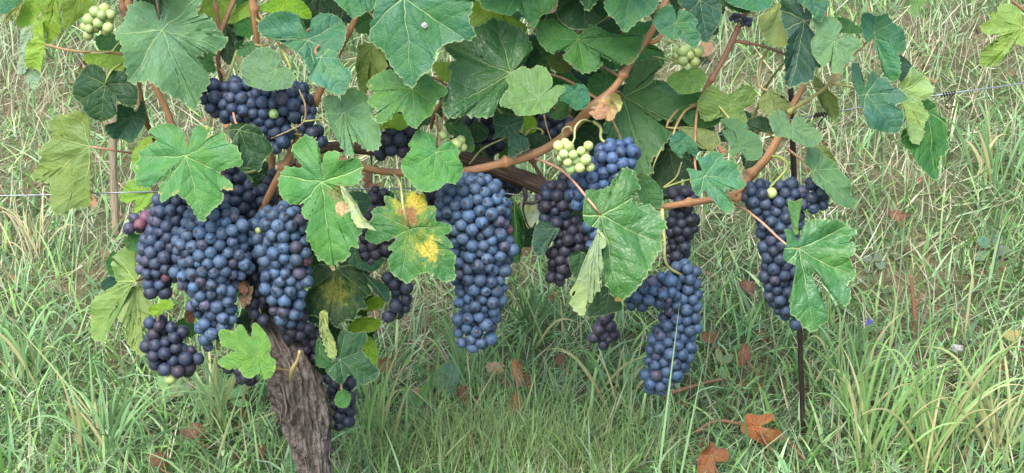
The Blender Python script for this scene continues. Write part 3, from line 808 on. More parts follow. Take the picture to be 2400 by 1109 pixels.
A((1022, 357), (1010, 451), z2([(1048, 714), (1040, 650), (1005, 624), (960, 614), (912, 680), (925, 700), (880, 760), (885, 805), (930, 850), (950, 885), (1000, 902), (1050, 892), (1090, 862), (1130, 862), (1166, 820), (1170, 780), (1150, 740), (1150, 700), (1110, 668), (1075, 676), (1052, 700)]), .07, C_BRIGHT, n=(.05, -1, .6), cup=-.08, pet=[(1030, 340, .05), (1026, 300, .02), (1022, 265, .0)])
AZ(z6, (900, 225), (1070, 430), [(868, 208), (940, 228), (1020, 258), (1062, 320), (1085, 400), (1062, 442), (1010, 430), (955, 340), (880, 300)], .01, C_MID)
AZ(z6, (1110, 240), (1100, 378), [(1048, 250), (1110, 213), (1192, 280), (1165, 350), (1100, 378), (1068, 330)], .0, C_DARK)
AZ(z6, (1330, 250), (1350, 492), [(1222, 190), (1280, 148), (1380, 160), (1464, 190), (1442, 270), (1392, 298), (1462, 308), (1502, 380), (1492, 432), (1440, 452), (1352, 494), (1340, 342), (1290, 332), (1228, 347), (1240, 280)], .015, C_DBLUE, n=(.1, -1, .3))
AZ(z6, (1560, 340), (1500, 420), [(1478, 320), (1560, 298), (1645, 340), (1600, 402), (1520, 425), (1470, 380)], -.02, C_DARK)
AZ(z6, (1500, 200), (1500, 300), [(1455, 180), (1520, 165), (1560, 220), (1540, 300), (1480, 310), (1450, 250)], -.04, C_YEL)
# the broad puckered leaf right of centre
A((1462, 228), (1512, 412), [(1458, 214), (1478, 180), (1500, 150), (1547, 146), (1540, 170), (1530, 192), (1582, 195), (1586, 215), (1603, 248), (1600, 277), (1565, 282), (1526, 272), (1550, 290), (1573, 310), (1566, 330), (1545, 360), (1520, 385), (1530, 402), (1510, 416), (1462, 402), (1440, 362), (1424, 320), (1414, 295), (1440, 258)], -.05, (0.042, 0.132, 0.044), n=(-.05, -1, .6), wave=.07, pet=[(1450, 215, -.01), (1435, 220, .0)])
A((1583, 53), (1633, 111), [(1585, 47), (1582, 27), (1565, 14), (1537, 30), (1531, 55), (1550, 81), (1575, 96), (1595, 91), (1618, 108), (1634, 112), (1641, 82), (1630, 65), (1636, 50), (1615, 31), (1592, 21), (1588, 46)], .05, C_BLUE, n=(0, -1, .5), pet=[(1592, 40, .03), (1610, 10, .0), (1622, -30, -.01)])
A((1640, 0), (1660, 102), [(1590, -5), (1682, 5), (1688, 50), (1671, 80), (1657, 103), (1640, 92), (1618, 55)], .005, C_DBLUE, pet=None)
A((1690, -15), (1720, 18), [(1640, -30), (1650, 5), (1690, 12), (1720, 22), (1762, 28), (1780, 0), (1740, -40), (1680, -40)], .0, C_DARK, pet=None)
A((1760, -25), (1765, 27), [(1690, -10), (1722, 16), (1765, 27), (1802, 21), (1812, -10), (1780, -40), (1710, -40)], .025, C_BLUE, pet=None)
A((1830, 12), (1800, 105), [(1780, 40), (1815, 14), (1837, 5), (1850, 60), (1846, 102), (1820, 110), (1795, 96), (1777, 65)], -.01, C_PALE, back=True, n=(.2, -1, .1))
A((1885, 48), (1856, 208), [(1886, 30), (1870, -22), (1840, -26), (1831, 0), (1832, 50), (1850, 90), (1845, 150), (1849, 206), (1872, 205), (1911, 190), (1912, 170), (1926, 155), (1920, 100), (1898, 65), (1905, 30), (1890, 10)], .03, C_DBLUE, n=(-.5, -1, .3), fold=.1, wave=.07)
A((1900, -20), (1922, 49), [(1866, 0), (1890, 20), (1923, 50), (1936, 30), (1944, 5), (1932, -32), (1880, -32)], .055, C_BLUE, pet=None)
A((1955, 97), (1962, 174), z5([(128, 222), (152, 190), (176, 150), (130, 95), (60, 95), (0, 112), (20, 160), (22, 200), (-2, 232), (5, 290), (30, 330), (70, 382), (105, 352), (112, 412), (170, 418), (190, 370), (236, 340), (240, 300), (285, 270), (291, 245), (240, 199), (190, 195), (140, 226)]), .06, (0.042, 0.140, 0.074), n=(.05, -1, .5), pet=[(1972, 90, .04), (2000, 75, .01), (2010, 72, .0)])
A((1990, 60), (2020, 80), [(1960, 45), (1985, 45), (2010, 60), (2022, 78), (1990, 80), (1965, 72)], .02, C_MID, pet=None)
A((2048, 76), (2127, 113), [(2046, 92), (2030, 100), (2016, 62), (2017, 38), (2035, 31), (2060, 38), (2076, 34), (2100, 60), (2121, 80), (2128, 113), (2100, 119), (2082, 108), (2062, 92)], .0, C_BLUE, n=(.1, -1, .7), pet=[(2040, 90, -.01), (2000, 130, -.02), (1950, 195, 0)])
A((2050, 90), (2095, 189), [(2058, 86), (2085, 104), (2108, 130), (2109, 180), (2086, 190), (2071, 170), (2065, 140), (2049, 112)], .012, C_BLUE, n=(-.5, -1, .3), pet=None)
A((2030, 219), (2100, 308), z5([(300, 500), (270, 385), (255, 358), (220, 370), (232, 470), (268, 545), (290, 620), (315, 680), (340, 726), (400, 731), (450, 742), (511, 731), (512, 640), (470, 600), (537, 570), (490, 508), (460, 500), (430, 438), (380, 430), (340, 398)]), .045, (0.029, 0.108, 0.060), n=(.1, -1, .5), teeth=.7, pet=[(2010, 208, .02), (1975, 200, .01), (1945, 195, .01)], pcol=(.33, .3, .11))
A((2113, 215), (2151, 339), [(2104, 200), (2120, 175), (2133, 154), (2150, 166), (2172, 179), (2182, 204), (2172, 230), (2158, 238), (2174, 267), (2166, 288), (2163, 320), (2151, 339), (2131, 330), (2121, 292), (2112, 267), (2111, 240)], .02, C_PALE, back=True, n=(.5, -1, .1), pet=None)
A((2145, 165), (2115, 190), [(2105, 130), (2125, 140), (2140, 160), (2130, 185), (2108, 195), (2100, 165)], .0, C_DBLUE, pet=None)
A((2172, 262), (2192, 420), [(2158, 235), (2188, 242), (2197, 267), (2221, 292), (2218, 354), (2201, 375), (2197, 421), (2175, 418), (2142, 388), (2131, 362), (2114, 333), (2117, 306), (2150, 300)], -.005, C_MID, n=(.2, -1, .3), pet=[(2165, 245, -.01), (2120, 220, -.02)])
# right group
A((1855, 298), (1918, 341), z4([(706, 588), (692, 545), (652, 524), (600, 550), (610, 600), (640, 642), (680, 642), (730, 672), (790, 697), (832, 682), (852, 650), (822, 610), (776, 580), (771, 555), (722, 545), (712, 588)]), .05, C_BLUE, n=(.05, -1, .8), pet=[(1858, 285, .03), (1875, 255, .01), (1868, 245, .0)], pcol=(.25, .3, .1))
A((1732, 342), (1722, 374), z4([(440, 620), (370, 570), (440, 554), (500, 580), (512, 612), (552, 630), (577, 690), (561, 746), (510, 756), (490, 742), (465, 712), (430, 742), (428, 690), (400, 650), (384, 610)]), .045, C_BLUE, n=(0, -1, .4))
A((1650, 413), (1716, 503), z4([(290, 800), (265, 735), (290, 742), (340, 714), (390, 724), (392, 750), (440, 760), (462, 800), (497, 850), (470, 892), (400, 892), (437, 960), (432, 1004), (390, 992), (322, 922), (305, 890), (270, 922), (240, 882), (232, 830), (220, 790)]), .05, (0.048, 0.144, 0.072), mat=PE, n=(0, -1, .5), teeth=.8)
A((1910, 400), (2001, 489), z4([(800, 780), (765, 765), (775, 725), (790, 689), (842, 700), (872, 740), (922, 780), (982, 860), (992, 920), (1022, 940), (1001, 977), (930, 971), (890, 940), (850, 890), (800, 832)]), .045, C_BLUE, n=(.4, -1, .5), teeth=.6, pet=[(1900, 385, .02), (1880, 375, .0), (1840, 345, -.01)])
A((1910, 345), (1965, 390), [(1885, 340), (1915, 335), (1945, 355), (1965, 390), (1945, 385), (1915, 375)], .0, C_OLIVE, back=True, pet=None)
A((1920, 190), (1960, 270), [(1905, 175), (1935, 200), (1965, 235), (1968, 262), (1955, 285), (1935, 262), (1912, 215)], -.01, C_OLIVE, back=True, n=(-.5, -1, .1))
A((1712, 243), (1755, 285), z4([(330, 400), (410, 440), (490, 398), (542, 430), (530, 490), (490, 510), (502, 572), (420, 562), (380, 550), (310, 570), (270, 520), (270, 470)]), -.005, (.075, .165, .03), n=(.1, -1, .2), back=True, pet=[(1700, 275, -.01), (1660, 215, -.015)], pcol=(.3, .34, .1))
A((1610, 180), (1590, 222), [(1562, 186), (1590, 165), (1640, 159), (1656, 185), (1642, 212), (1600, 222), (1574, 206)], .005, (.075, .165, .03), pet=None)
A((1600, 250), (1640, 290), [(1590, 225), (1640, 215), (1690, 235), (1690, 285), (1640, 300), (1600, 280)], -.02, C_MID, pet=None)
A((1800, 212), (1845, 265), [(1779, 232), (1805, 209), (1816, 212), (1853, 246), (1841, 263), (1800, 269), (1781, 256)], -.005, C_OLIVE, back=True)
A((1800, 310), (1745, 285), [(1745, 285), (1780, 272), (1806, 284), (1813, 311), (1772, 306)], -.01, C_DARK)
A((1600, 330), (1632, 366), [(1580, 312), (1601, 309), (1631, 335), (1633, 367), (1608, 355), (1595, 371), (1569, 340)], .03, C_BLUE)
A((1500, 420), (1540, 490), [(1494, 410), (1525, 415), (1551, 445), (1553, 480), (1540, 491), (1500, 476)], .015, C_MID)
A((1570, 350), (1590, 455), [(1540, 345), (1600, 340), (1626, 400), (1602, 452), (1550, 462), (1514, 430)], -.05, C_DARK)
A((1590, 300), (1687, 337), [(1588, 300), (1640, 299), (1681, 314), (1688, 336), (1665, 351), (1630, 341)], .0, C_OLIVE, back=True)
A((1760, 350), (1790, 400), [(1735, 365), (1760, 345), (1790, 350), (1800, 375), (1780, 405), (1750, 400)], -.03, C_DARK)
# shiny puckered leaf before the right-hand bunches, and its pale curled flap
A((1409, 504), (1456, 701), [(1398, 535), (1374, 528), (1366, 499), (1374, 449), (1395, 448), (1429, 437), (1448, 409), (1466, 396), (1481, 405), (1495, 428), (1494, 446), (1477, 468), (1494, 477), (1521, 482), (1545, 501), (1559, 533), (1545, 556), (1550, 574), (1540, 597), (1526, 625), (1494, 676), (1456, 701), (1429, 671), (1420, 643), (1425, 620), (1418, 560)], .10, (0.038, 0.128, 0.032), n=(.15, -1, .55), wave=.08, droop=-.05, ctint=.03, mat=leaf_material('yellow_flecked_leaf_blade', [(.12, .28, .06, (.5, .45, .04), .4), (0, 1.0, .06, (.3, .2, .06), .5)], gloss=1.0), pet=[(1385, 475, .10), (1330, 410, .06), (1290, 385, .03), (1255, 372, .014)], pcol=(.42, .23, .15))
A((1402, 540), (1365, 740), [(1403, 537), (1421, 560), (1420, 579), (1409, 588), (1421, 620), (1413, 638), (1412, 657), (1412, 680), (1395, 689), (1393, 703), (1379, 712), (1369, 740), (1341, 716), (1346, 684), (1364, 638), (1383, 593), (1396, 550)], .115, (.17, .27, .12), back=True, n=(-.5, -1, .15), wave=.04, pet=None)
A((1428, 660), (1420, 742), [(1374, 741), (1394, 690), (1420, 660), (1446, 690), (1458, 726), (1430, 736), (1405, 742)], .06, C_DARK, pet=None)
A((1365, 592), (1350, 652), [(1334, 600), (1360, 589), (1381, 605), (1376, 640), (1350, 652), (1336, 630)], .04, C_DARK, pet=None)
A((1305, 535), (1255, 600), [(1262, 520), (1311, 534), (1291, 572), (1262, 602), (1247, 575)], .01, C_DBLUE, pet=None)
A((1245, 460), (1245, 535), [(1219, 465), (1245, 454), (1269, 490), (1261, 520), (1240, 536), (1227, 510)], -.02, (.22, .30, .19), pet=None)
A((1205, 470), (1215, 618), [(1194, 468), (1223, 500), (1227, 560), (1216, 618), (1196, 600)], -.03, C_MID, pet=None)
# the deeply cut glossy leaf before the rightmost bunch
A((1871, 584), (1912, 777), zR([(535, 400), (505, 352), (476, 335), (446, 340), (462, 400), (440, 492), (500, 530), (528, 556), (510, 640), (486, 720), (490, 800), (530, 832), (580, 882), (630, 906), (660, 872), (700, 850), (706, 812), (660, 742), (630, 690), (604, 625), (612, 578), (640, 580), (680, 650), (740, 722), (790, 767), (822, 712), (800, 642), (832, 620), (842, 580), (800, 500), (826, 482), (822, 420), (802, 400), (850, 350), (800, 320), (762, 290), (700, 288), (640, 280), (580, 290), (548, 330)]), .09, (0.040, 0.135, 0.039), mat=GLOSSY, n=(.1, -1, .5), teeth=.6, wave=.08, ctint=.03, pet=[(1838, 570, .085), (1790, 525, .06), (1745, 490, .02), (1720, 478, .0)], pcol=(.42, .25, .16))
A((1868, 545), (1872, 468), zR([(505, 350), (482, 250), (474, 166), (510, 172), (552, 156), (546, 195), (532, 290), (530, 355)]), .095, C_BRIGHT, n=(-.4, -1, .2), pet=None, teeth=.5)
# left of centre
A((755, 427), (777, 629), [(754, 410), (752, 360), (740, 330), (715, 319), (684, 347), (695, 372), (708, 393), (680, 391), (667, 394), (654, 417), (656, 440), (662, 464), (687, 482), (712, 477), (707, 501), (727, 524), (718, 550), (730, 579), (744, 608), (759, 611), (777, 630), (785, 617), (817, 602), (819, 582), (840, 579), (837, 565), (849, 542), (858, 528), (845, 505), (838, 480), (815, 450), (800, 437), (842, 432), (848, 397), (840, 370), (800, 380), (797, 359), (762, 362), (758, 410)], .085, C_BRIGHT, mat=BS, n=(0, -1, .4), droop=-.05, teeth=.75, pet=[(758, 405, .06), (765, 380, .02), (770, 368, -.015)])
A((800, 437), (858, 530), [(797, 436), (818, 449), (840, 480), (848, 506), (882, 540), (860, 534), (845, 530), (826, 500), (812, 470)], .092, (.25, .36, .2), back=True, n=(-.8, -1, .1), pet=None, teeth=.4)
A((962, 536), (938, 662), z7([(1205, 345), (1140, 310), (1080, 284), (1040, 290), (1052, 360), (980, 370), (935, 400), (950, 450), (913, 490), (940, 512), (893, 590), (900, 642), (960, 662), (985, 676), (1020, 641), (1080, 640), (1130, 596), (1152, 606), (1140, 640), (1080, 680), (1074, 710), (1120, 740), (1070, 800), (1080, 832), (1090, 882), (1120, 922), (1170, 952), (1230, 986), (1280, 960), (1330, 912), (1370, 905), (1440, 912), (1520, 972), (1600, 962), (1626, 930), (1610, 860), (1626, 770), (1572, 712), (1602, 690), (1572, 640), (1532, 600), (1582, 570), (1582, 510), (1530, 490), (1462, 480), (1460, 440), (1456, 358), (1400, 370), (1372, 270), (1340, 272), (1310, 280), (1270, 244), (1222, 260)]), .09, C_MID, mat=YB, n=(0, -1, .5), teeth=.45, wave=.08, pet=[(948, 500, .105), (943, 470, .10), (938, 430, .05), (920, 405, .006)], pcol=(.33, .33, .12))
A((830, 470), (850, 500), [(815, 452), (850, 450), (870, 470), (860, 495), (835, 505), (820, 480)], .02, C_DBLUE, pet=None)
# below, behind the trunk
AZ(zb, (480, 150), (480, 425), [(470, 140), (430, 112), (362, 160), (352, 215), (385, 240), (330, 300), (340, 345), (345, 374), (402, 384), (436, 372), (450, 400), (480, 432), (520, 396), (562, 396), (585, 352), (626, 340), (604, 296), (642, 268), (622, 222), (632, 172), (590, 152), (525, 115), (492, 138)], -.015, C_DARK, mat=YS, n=(0, -1, .5), pet=None)
AZ(zb, (600, 390), (690, 410), [(525, 425), (600, 375), (685, 400), (655, 445), (580, 455)], -.03, C_YEL, pet=None)
AZ(zb, (640, 330), (700, 300), [(590, 340), (640, 285), (692, 288), (700, 320), (660, 345), (620, 350)], -.035, C_YEL, pet=None)
AZ(zb, (600, 170), (725, 305), [(598, 168), (650, 198), (724, 238), (726, 310), (680, 285), (636, 232)], -.01, C_DBLUE, n=(-.4, -1, .4), pet=None)
AZ(zb, (560, 80), (690, 120), [(525, 90), (560, 55), (640, 80), (705, 108), (655, 164), (590, 154), (535, 130)], -.005, C_DBLUE, pet=None)
AZ(zb, (632, 490), (655, 600), [(600, 470), (650, 480), (668, 540), (658, 605), (620, 580)], -.04, C_YEL, pet=None)
AZ(zb, (490, 578), (650, 665), [(475, 585), (482, 480), (510, 438), (560, 455), (612, 448), (622, 490), (600, 530), (642, 590), (682, 640), (640, 682), (590, 692), (540, 650), (500, 693), (450, 662), (425, 622), (468, 592)], .04, (.016, .062, .026), n=(.1, -1, .5), ctint=.03, pet=[(785, 850, .02), (770, 860, .0), (730, 850, -.02)])  # darkened to put the deep shade here into the leaf colour
AZ(zb, (415, 355), (460, 572), [(398, 360), (430, 348), (442, 400), (430, 432), (462, 480), (484, 540), (450, 573), (425, 520), (402, 440)], .03, C_PALE, back=True, n=(-.6, -1, .1), pet=None)
AZ(zb, (400, 480), (400, 612), [(375, 580), (392, 470), (430, 555), (452, 600), (400, 615)], .02, C_MID, pet=None)
AZ(zb, (345, 345), (395, 405), [(300, 330), (345, 320), (390, 370), (398, 405), (350, 400)], -.005, C_DBLUE, pet=None)
AZ(zb, (505, 730), (505, 802), [(478, 732), (510, 718), (542, 740), (536, 790), (502, 804), (468, 780)], .02, C_BRIGHT, pet=[(800, 905, .01), (805, 880, -.01)])
AZ(zm, (770, 945), (735, 1062), [(735, 850), (722, 835), (705, 800), (680, 788), (650, 820), (590, 808), (568, 825), (576, 870), (592, 902), (650, 897), (660, 920), (620, 937), (573, 965), (568, 987), (620, 1017), (670, 1011), (700, 1052), (740, 1063), (780, 1037), (800, 1067), (840, 1052), (862, 1012), (862, 970), (832, 940), (842, 890), (812, 830), (772, 783), (745, 790), (742, 840)], .09, (.072, .185, .04), mat=YT, n=(-.05, -1, .6), teeth=.7, pet=[(640, 860, .075), (665, 868, .055), (680, 870, .04)], pcol=(.38, .24, .12))
AZ(zl, (632, 210), (435, 470), [(640, 205), (642, 130), (636, 58), (600, 48), (540, 80), (535, 150), (546, 220), (500, 250), (440, 300), (428, 350), (428, 470), (465, 490), (500, 482), (502, 400), (530, 352), (562, 290), (605, 235)], .0, (.10, .185, .05), back=True, n=(-.2, -1, .2), pet=[(330, 655, -.01), (350, 650, -.03)])
AZ(zl, (640, 235), (660, 550), [(600, 248), (640, 235), (692, 280), (712, 330), (690, 400), (652, 450), (682, 540), (650, 556), (600, 492), (590, 420), (550, 372), (560, 310)], -.01, (.10, .18, .045), back=True, pet=None)
AZ(zl, (620, 20), (600, 70), [(578, 20), (620, -15), (667, 10), (662, 72), (600, 66), (588, 40)], .01, C_MID, pet=None)
AZ(zl, (510, 220), (480, 250), [(470, 225), (510, 188), (542, 200), (542, 242), (490, 255)], -.03, C_DBLUE, pet=None)
AZ(zl, (530, 130), (500, 170), [(500, 110), (530, 70), (550, 100), (545, 170), (515, 185), (500, 150)], -.03, C_MID, pet=None)
AZ(zl, (760, 345), (700, 350), [(745, 310), (770, 295), (812, 310), (806, 340), (770, 345), (745, 372), (700, 364), (694, 338), (722, 318)], .03, C_YEL, pet=[(375, 735, .025), (370, 760, .02)])
A((590, 735), (600, 782), [(556, 762), (570, 733), (612, 732), (642, 760), (602, 784)], -.005, C_DARK, pet=None)
A((420, 790), (440, 760), [(410, 760), (440, 745), (460, 770), (450, 790), (420, 785)], -.05, C_MID, pet=None)

for (x, y, L, a_) in [(760, 700, 62, 20), (835, 690, 60, -30), (760, 780, 52, 35), (850, 770, 44, -15), (735, 860, 40, 10)]:
    o, tp = generic_outline((x, y), a_, L, rg, .5)
    A((x, y), tp, o, -.05, C_DARK, n=(rg.uniform(-.3, .3), -1, .4), pet=None)

# the next vine's shoot, at the right edge
shoot = empty('vine_shoot', P(2470, 20, -.02), 'backlit yellow-green leaf on a shoot reaching in at the top right edge', 'vine shoot')
tube('stem', [P(2360, -12, .0), P(2400, 25, .0), P(2460, 60, -.01), P(2600, 200, -.02), P(2680, 420, -.02)], [3 * M, 4 * M, 5 * M, 6 * M, 7 * M], DARKCANE, shoot, 8, 24)
add_leaf(*(lambda o: ((2398, 67), (2296, 63), o))(z5([(1195, 120), (1180, 60), (1120, 20), (1060, 30), (1040, 70), (1000, 80), (1010, 105), (950, 150), (985, 195), (1050, 200), (990, 260), (955, 300), (955, 370), (1030, 370), (1070, 350), (1105, 310), (1140, 250), (1190, 260), (1260, 240), (1290, 170), (1270, 90), (1220, 60)])), .01, (.13, .24, .04), back=True, n=(-.1, -1, .2), parent=shoot, pet=[(2410, 60, .0), (2440, 45, -.005)])
tip_leaf = add_leaf((2160, -30), (2142, 45), [(2135, -20), (2160, -40), (2175, -10), (2160, 20), (2142, 46), (2133, 20)], -.03, (.12, .2, .08), parent=shoot, pet=[(2250, -60, -.02), (2360, -12, .0)])

# ------------------------------------------------------------------ bunches of grapes
def unit_grape(seed, mat):
    bm = bmesh.new(); bmesh.ops.create_icosphere(bm, subdivisions=3, radius=1)
    r_ = random.Random(seed); e = r_.uniform(.93, 1.10)
    for v_ in bm.verts:
        c = v_.co
        k = 1 + .022 * math.sin(c.x * 3 + seed) * math.cos(c.y * 2.6 + seed * 2) + .018 * math.sin(c.z * 3 + c.x * 2 + seed)
        z = c.z * e
        if c.z > .93: z -= (c.z - .93) * .35
        v_.co = Vector((c.x * k, c.y * k, z))
    me_ = bpy.data.meshes.new('grape'); bm.to_mesh(me_); bm.free()
    me_.polygons.foreach_set('use_smooth', np.ones(len(me_.polygons), bool))
    me_.materials.append(mat)
    return me_


GM = [unit_grape(k, GRAPE) for k in range(7)]
GG = [unit_grape(k + 9, GREEN_GRAPE) for k in range(2)]
G_BLUE = (.058, .090, .156); G_DARK = (.026, .031, .054); G_PURP = (.064, .064, .108); G_RED = (.13, .055, .085); G_GREEN = (.30, .38, .14); G_DPUR = (.034, .029, .047)  # G_DARK, G_DPUR: shade on the back bunches put into the grape colour


def pack(nodes, d, rad, tight, rg, zf=.78):
    """centres of grapes filling the union of the bunch's swellings (px, py, half-width px[, depth offset])"""
    cs = np.array([P(n[0], n[1], d + (n[3] if len(n) > 3 else 0)) for n in nodes]); hw = np.array([n[2] * M for n in nodes])
    cr, crz = np.maximum(hw - rad * .95, rad * .12), np.maximum(hw * zf - rad * .9, rad * .12)
    sc = np.stack([cr, crz, cr], 1)
    lo, hi = (cs - sc).min(0), (cs + sc).max(0)

    def inside(p):
        q = (p[:, None] - cs[None]) / sc[None]
        l = np.linalg.norm(q, axis=2)
        return l.min(1), l.argmin(1)
    t = rg.uniform(lo - rad, hi + rad, (9000, 3))
    q = (t[:, None] - cs[None]) / (sc[None] + rad)
    vol = np.mean(np.linalg.norm(q, axis=2).min(1) < 1) * np.prod(hi - lo + 2 * rad)
    n = max(3, int(vol * tight / (4 / 3 * math.pi * rad ** 3)))
    p = t[inside(t)[0] < 1.0]
    while len(p) < n: p = np.vstack([p, p + rg.normal(0, rad * .2, p.shape)])
    p = p[rg.choice(len(p), n, replace=False)]
    R_ = rad * rg.uniform(.84, 1.13, n)
    small = rg.random(n) < .05; R_[small] *= .72
    for it in range(110):
        dv = p[:, None] - p[None]; ds = np.linalg.norm(dv, axis=2) + np.eye(n) * 9
        ov = np.clip((R_[:, None] + R_[None]) * .95 - ds, 0, None)
        p = p + .32 * np.sum(dv / ds[:, :, None] * ov[:, :, None], 1)
        l, k = inside(p)
        o_ = l > 1
        if o_.any():
            rel = (p[o_] - cs[k[o_]]) / l[o_][:, None]
            p[o_] += (cs[k[o_]] + rel - p[o_]) * (.6 if it > 20 else .25)
    return p, R_, cs


NG = [0]


def bunch(label, nodes, d=.03, col=G_BLUE, rad=14.2, tight=.69, odd=(), stalk=None, extra=(), seed=0, zf=.78, green=False, group='bunches of grapes on the vine', pedicels=False, scol=None, green_at=()):
    rg = np.random.default_rng(seed + 100)
    rad_m = rad * M
    p, R_, cs = pack(nodes, d, rad_m, tight, rg, zf)
    root = empty('grape_bunch', cs[0] + np.array([0, 0, nodes[0][2] * M]), label, 'grape bunch', group)
    # the stalk and the branched rachis inside
    parts = []
    ax = [c for c in cs]
    if len(ax) > 1:
        parts.append(tube_data(ax, np.linspace(2.6, 1.4, len(ax)) * M, 6))
    if stalk:
        sp_ = [P(*q) for q in stalk] + [cs[0]]
        parts.append(tube_data(sp_, np.linspace(2.2 if green else 4.0, 2.0 if green else 3.2, len(sp_)) * M, 8, 20))
    if pedicels:
        for c, r_ in zip(p, R_):
            b = cs[np.argmin(np.linalg.norm(cs - c, axis=1))]
            parts.append(tube_data([b, (b + c) / 2 + np.array([0, 0, r_ * .5]), c + np.array([0, 0, r_ * .8])], [1.5 * M, 1.3 * M, 1.6 * M], 5, 6))
    if parts:
        V, F, U = join(parts)
        s_ = obj('stalk', mesh('stalk', V, F, PETIOLE, uv={'UVMap': U}), root, scol or (.26, .30, .10))
    axis_c = cs
    unripe = set()
    for (gx_, gy_) in green_at:                             # the single unripe grapes the photo shows
        t_ = P(gx_, gy_, d)
        lat = np.hypot(p[:, 0] - t_[0], p[:, 2] - t_[2])
        unripe.add(int(np.argmin(lat + np.clip(p[:, 1] - p[:, 1].min(), 0, None) * .8)))
    for i, (c, r_) in enumerate(zip(p, R_)):
        NG[0] += 1
        cc = col; me_ = GM[i % 7]; u = rg.random()
        if green:
            me_ = GG[i % 2]; cc = G_GREEN
        else:
            acc = 0
            for pr, oc in odd:
                acc += pr
                if u < acc:
                    cc = oc; break
            if i in unripe: cc = G_GREEN
            if cc is G_GREEN: me_ = GG[i % 2]; r_ = r_ * .85
        f = rg.uniform(.62, 1.10) if not green else rg.uniform(.8, 1.1); hshift = rg.uniform(-.12, .10)
        o = bpy.data.objects.new('grape', me_)
        near = axis_c[np.argmin(np.linalg.norm(axis_c - c, axis=1))]
        dirv = Vector(c - near) + Vector(rg.normal(0, .35, 3)) * r_ + Vector((0, 0, -.35 * r_))
        place(o, c.tolist(), root)
        o.rotation_mode = 'QUATERNION'
        o.rotation_quaternion = dirv.to_track_quat('Z', 'Y')
        o.scale = (r_,) * 3
        rd = 1 if cc is G_RED or cc is G_GREEN else .88
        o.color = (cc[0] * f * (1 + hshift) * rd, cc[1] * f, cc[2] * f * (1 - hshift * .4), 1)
    return root


SOME_RED = ((.02, G_RED), (.10, G_PURP))
bunch('long dense blue bunch hanging alone from a green stalk, right of the yellow-blotched leaf', [(1108, 492, 90), (1060, 490, 48), (1165, 492, 40), (1120, 540, 80), (1180, 575, 38, .006), (1128, 592, 76), (1085, 600, 36, .008), (1150, 635, 46, .006), (1120, 645, 66), (1127, 692, 66), (1085, 700, 34, .004), (1160, 700, 34), (1115, 742, 58), (1120, 785, 44), (1085, 790, 28), (1115, 805, 22)], .035, odd=((.03, G_RED), (.05, G_PURP)), stalk=[(1093, 405, .012), (1112, 430, .03), (1117, 470, .045)], seed=1, scol=(.30, .33, .13))
bunch('large pale-blue bunch in the middle of the left cluster, in front of the others', [(500, 548, 80), (560, 555, 42, -.008), (447, 575, 46, .008), (540, 540, 44, .012), (500, 595, 84), (565, 625, 34), (438, 640, 40, .006), (490, 645, 76), (555, 600, 40, .008), (490, 690, 62), (530, 705, 34, .006), (505, 735, 54), (500, 772, 44), (486, 802, 30)], .05, odd=SOME_RED, stalk=[(505, 470, .02), (511, 500, .03)], seed=2)
bunch('blue bunch right of the left cluster, hanging just above the trunk', [(655, 535, 64), (612, 545, 36, .008), (708, 545, 34, -.006), (660, 582, 66), (700, 590, 40, .01), (620, 590, 34, .01), (662, 632, 58), (706, 645, 36, .004), (668, 680, 52), (640, 668, 34, .008), (672, 722, 44), (678, 752, 27)], .038, odd=((.012, G_RED), (.10, G_PURP)), green_at=((622, 540),), stalk=[(612, 500, .0), (640, 508, .02), (652, 520, .03)], seed=3)
bunch('purple-blue bunch on the left side of the cluster, half under the bright lobed leaf', [(408, 492, 56), (400, 540, 58), (385, 590, 66), (370, 630, 54), (362, 655, 40)], .015, (.046, .062, .112), odd=((.03, G_RED), (.22, G_PURP)), seed=4, stalk=[(430, 420, -.02), (415, 450, 0)])
bunch('small half-ripe cluster of red and green grapes poking out at the far left', [(303, 530, 30), (330, 522, 32), (348, 545, 30)], .01, G_RED, 15, .5, odd=((.2, G_GREEN), (.4, G_PURP)), seed=5, stalk=[(380, 490, -.02), (355, 500, 0)])
bunch('pair of dark grapes hanging below the left cluster', [(353, 682, 22), (384, 686, 21)], .02, G_DARK, 19, .75, seed=6, stalk=[(370, 640, .0)])
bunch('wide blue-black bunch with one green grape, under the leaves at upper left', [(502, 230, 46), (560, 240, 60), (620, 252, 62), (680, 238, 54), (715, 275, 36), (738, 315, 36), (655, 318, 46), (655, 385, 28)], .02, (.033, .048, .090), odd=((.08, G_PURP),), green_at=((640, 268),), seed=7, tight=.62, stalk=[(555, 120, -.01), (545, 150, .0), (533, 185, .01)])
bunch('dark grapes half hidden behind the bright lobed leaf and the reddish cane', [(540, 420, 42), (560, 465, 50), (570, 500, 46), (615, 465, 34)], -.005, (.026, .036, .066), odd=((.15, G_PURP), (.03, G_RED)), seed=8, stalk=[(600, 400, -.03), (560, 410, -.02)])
bunch('dark grapes filling the shade between the two big left bunches, above a crumpled dry leaf', [(592, 555, 40), (592, 610, 38), (590, 655, 36, .008), (600, 700, 34, .012), (612, 735, 30, .016)], .014, G_DARK, seed=41, tight=.66, odd=((.3, G_DPUR),), stalk=[(600, 500, -.01)])  # lower swellings fill a patch of plain dark shade with grapes
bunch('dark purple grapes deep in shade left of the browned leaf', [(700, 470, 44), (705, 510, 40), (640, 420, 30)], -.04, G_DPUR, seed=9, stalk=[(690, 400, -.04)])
bunch('dark bunch at the lower left, hanging over the grass below the other left bunches', [(368, 778, 44), (385, 815, 58), (412, 848, 58), (430, 872, 36), (348, 862, 26), (395, 790, 50), (440, 840, 40), (350, 800, 30)], .02, (0.034, 0.041, 0.074), 15.5, .52, odd=((.2, G_DPUR),), green_at=((405, 875),), seed=10, pedicels=True, stalk=[(385, 715, .01), (372, 740, .02)])
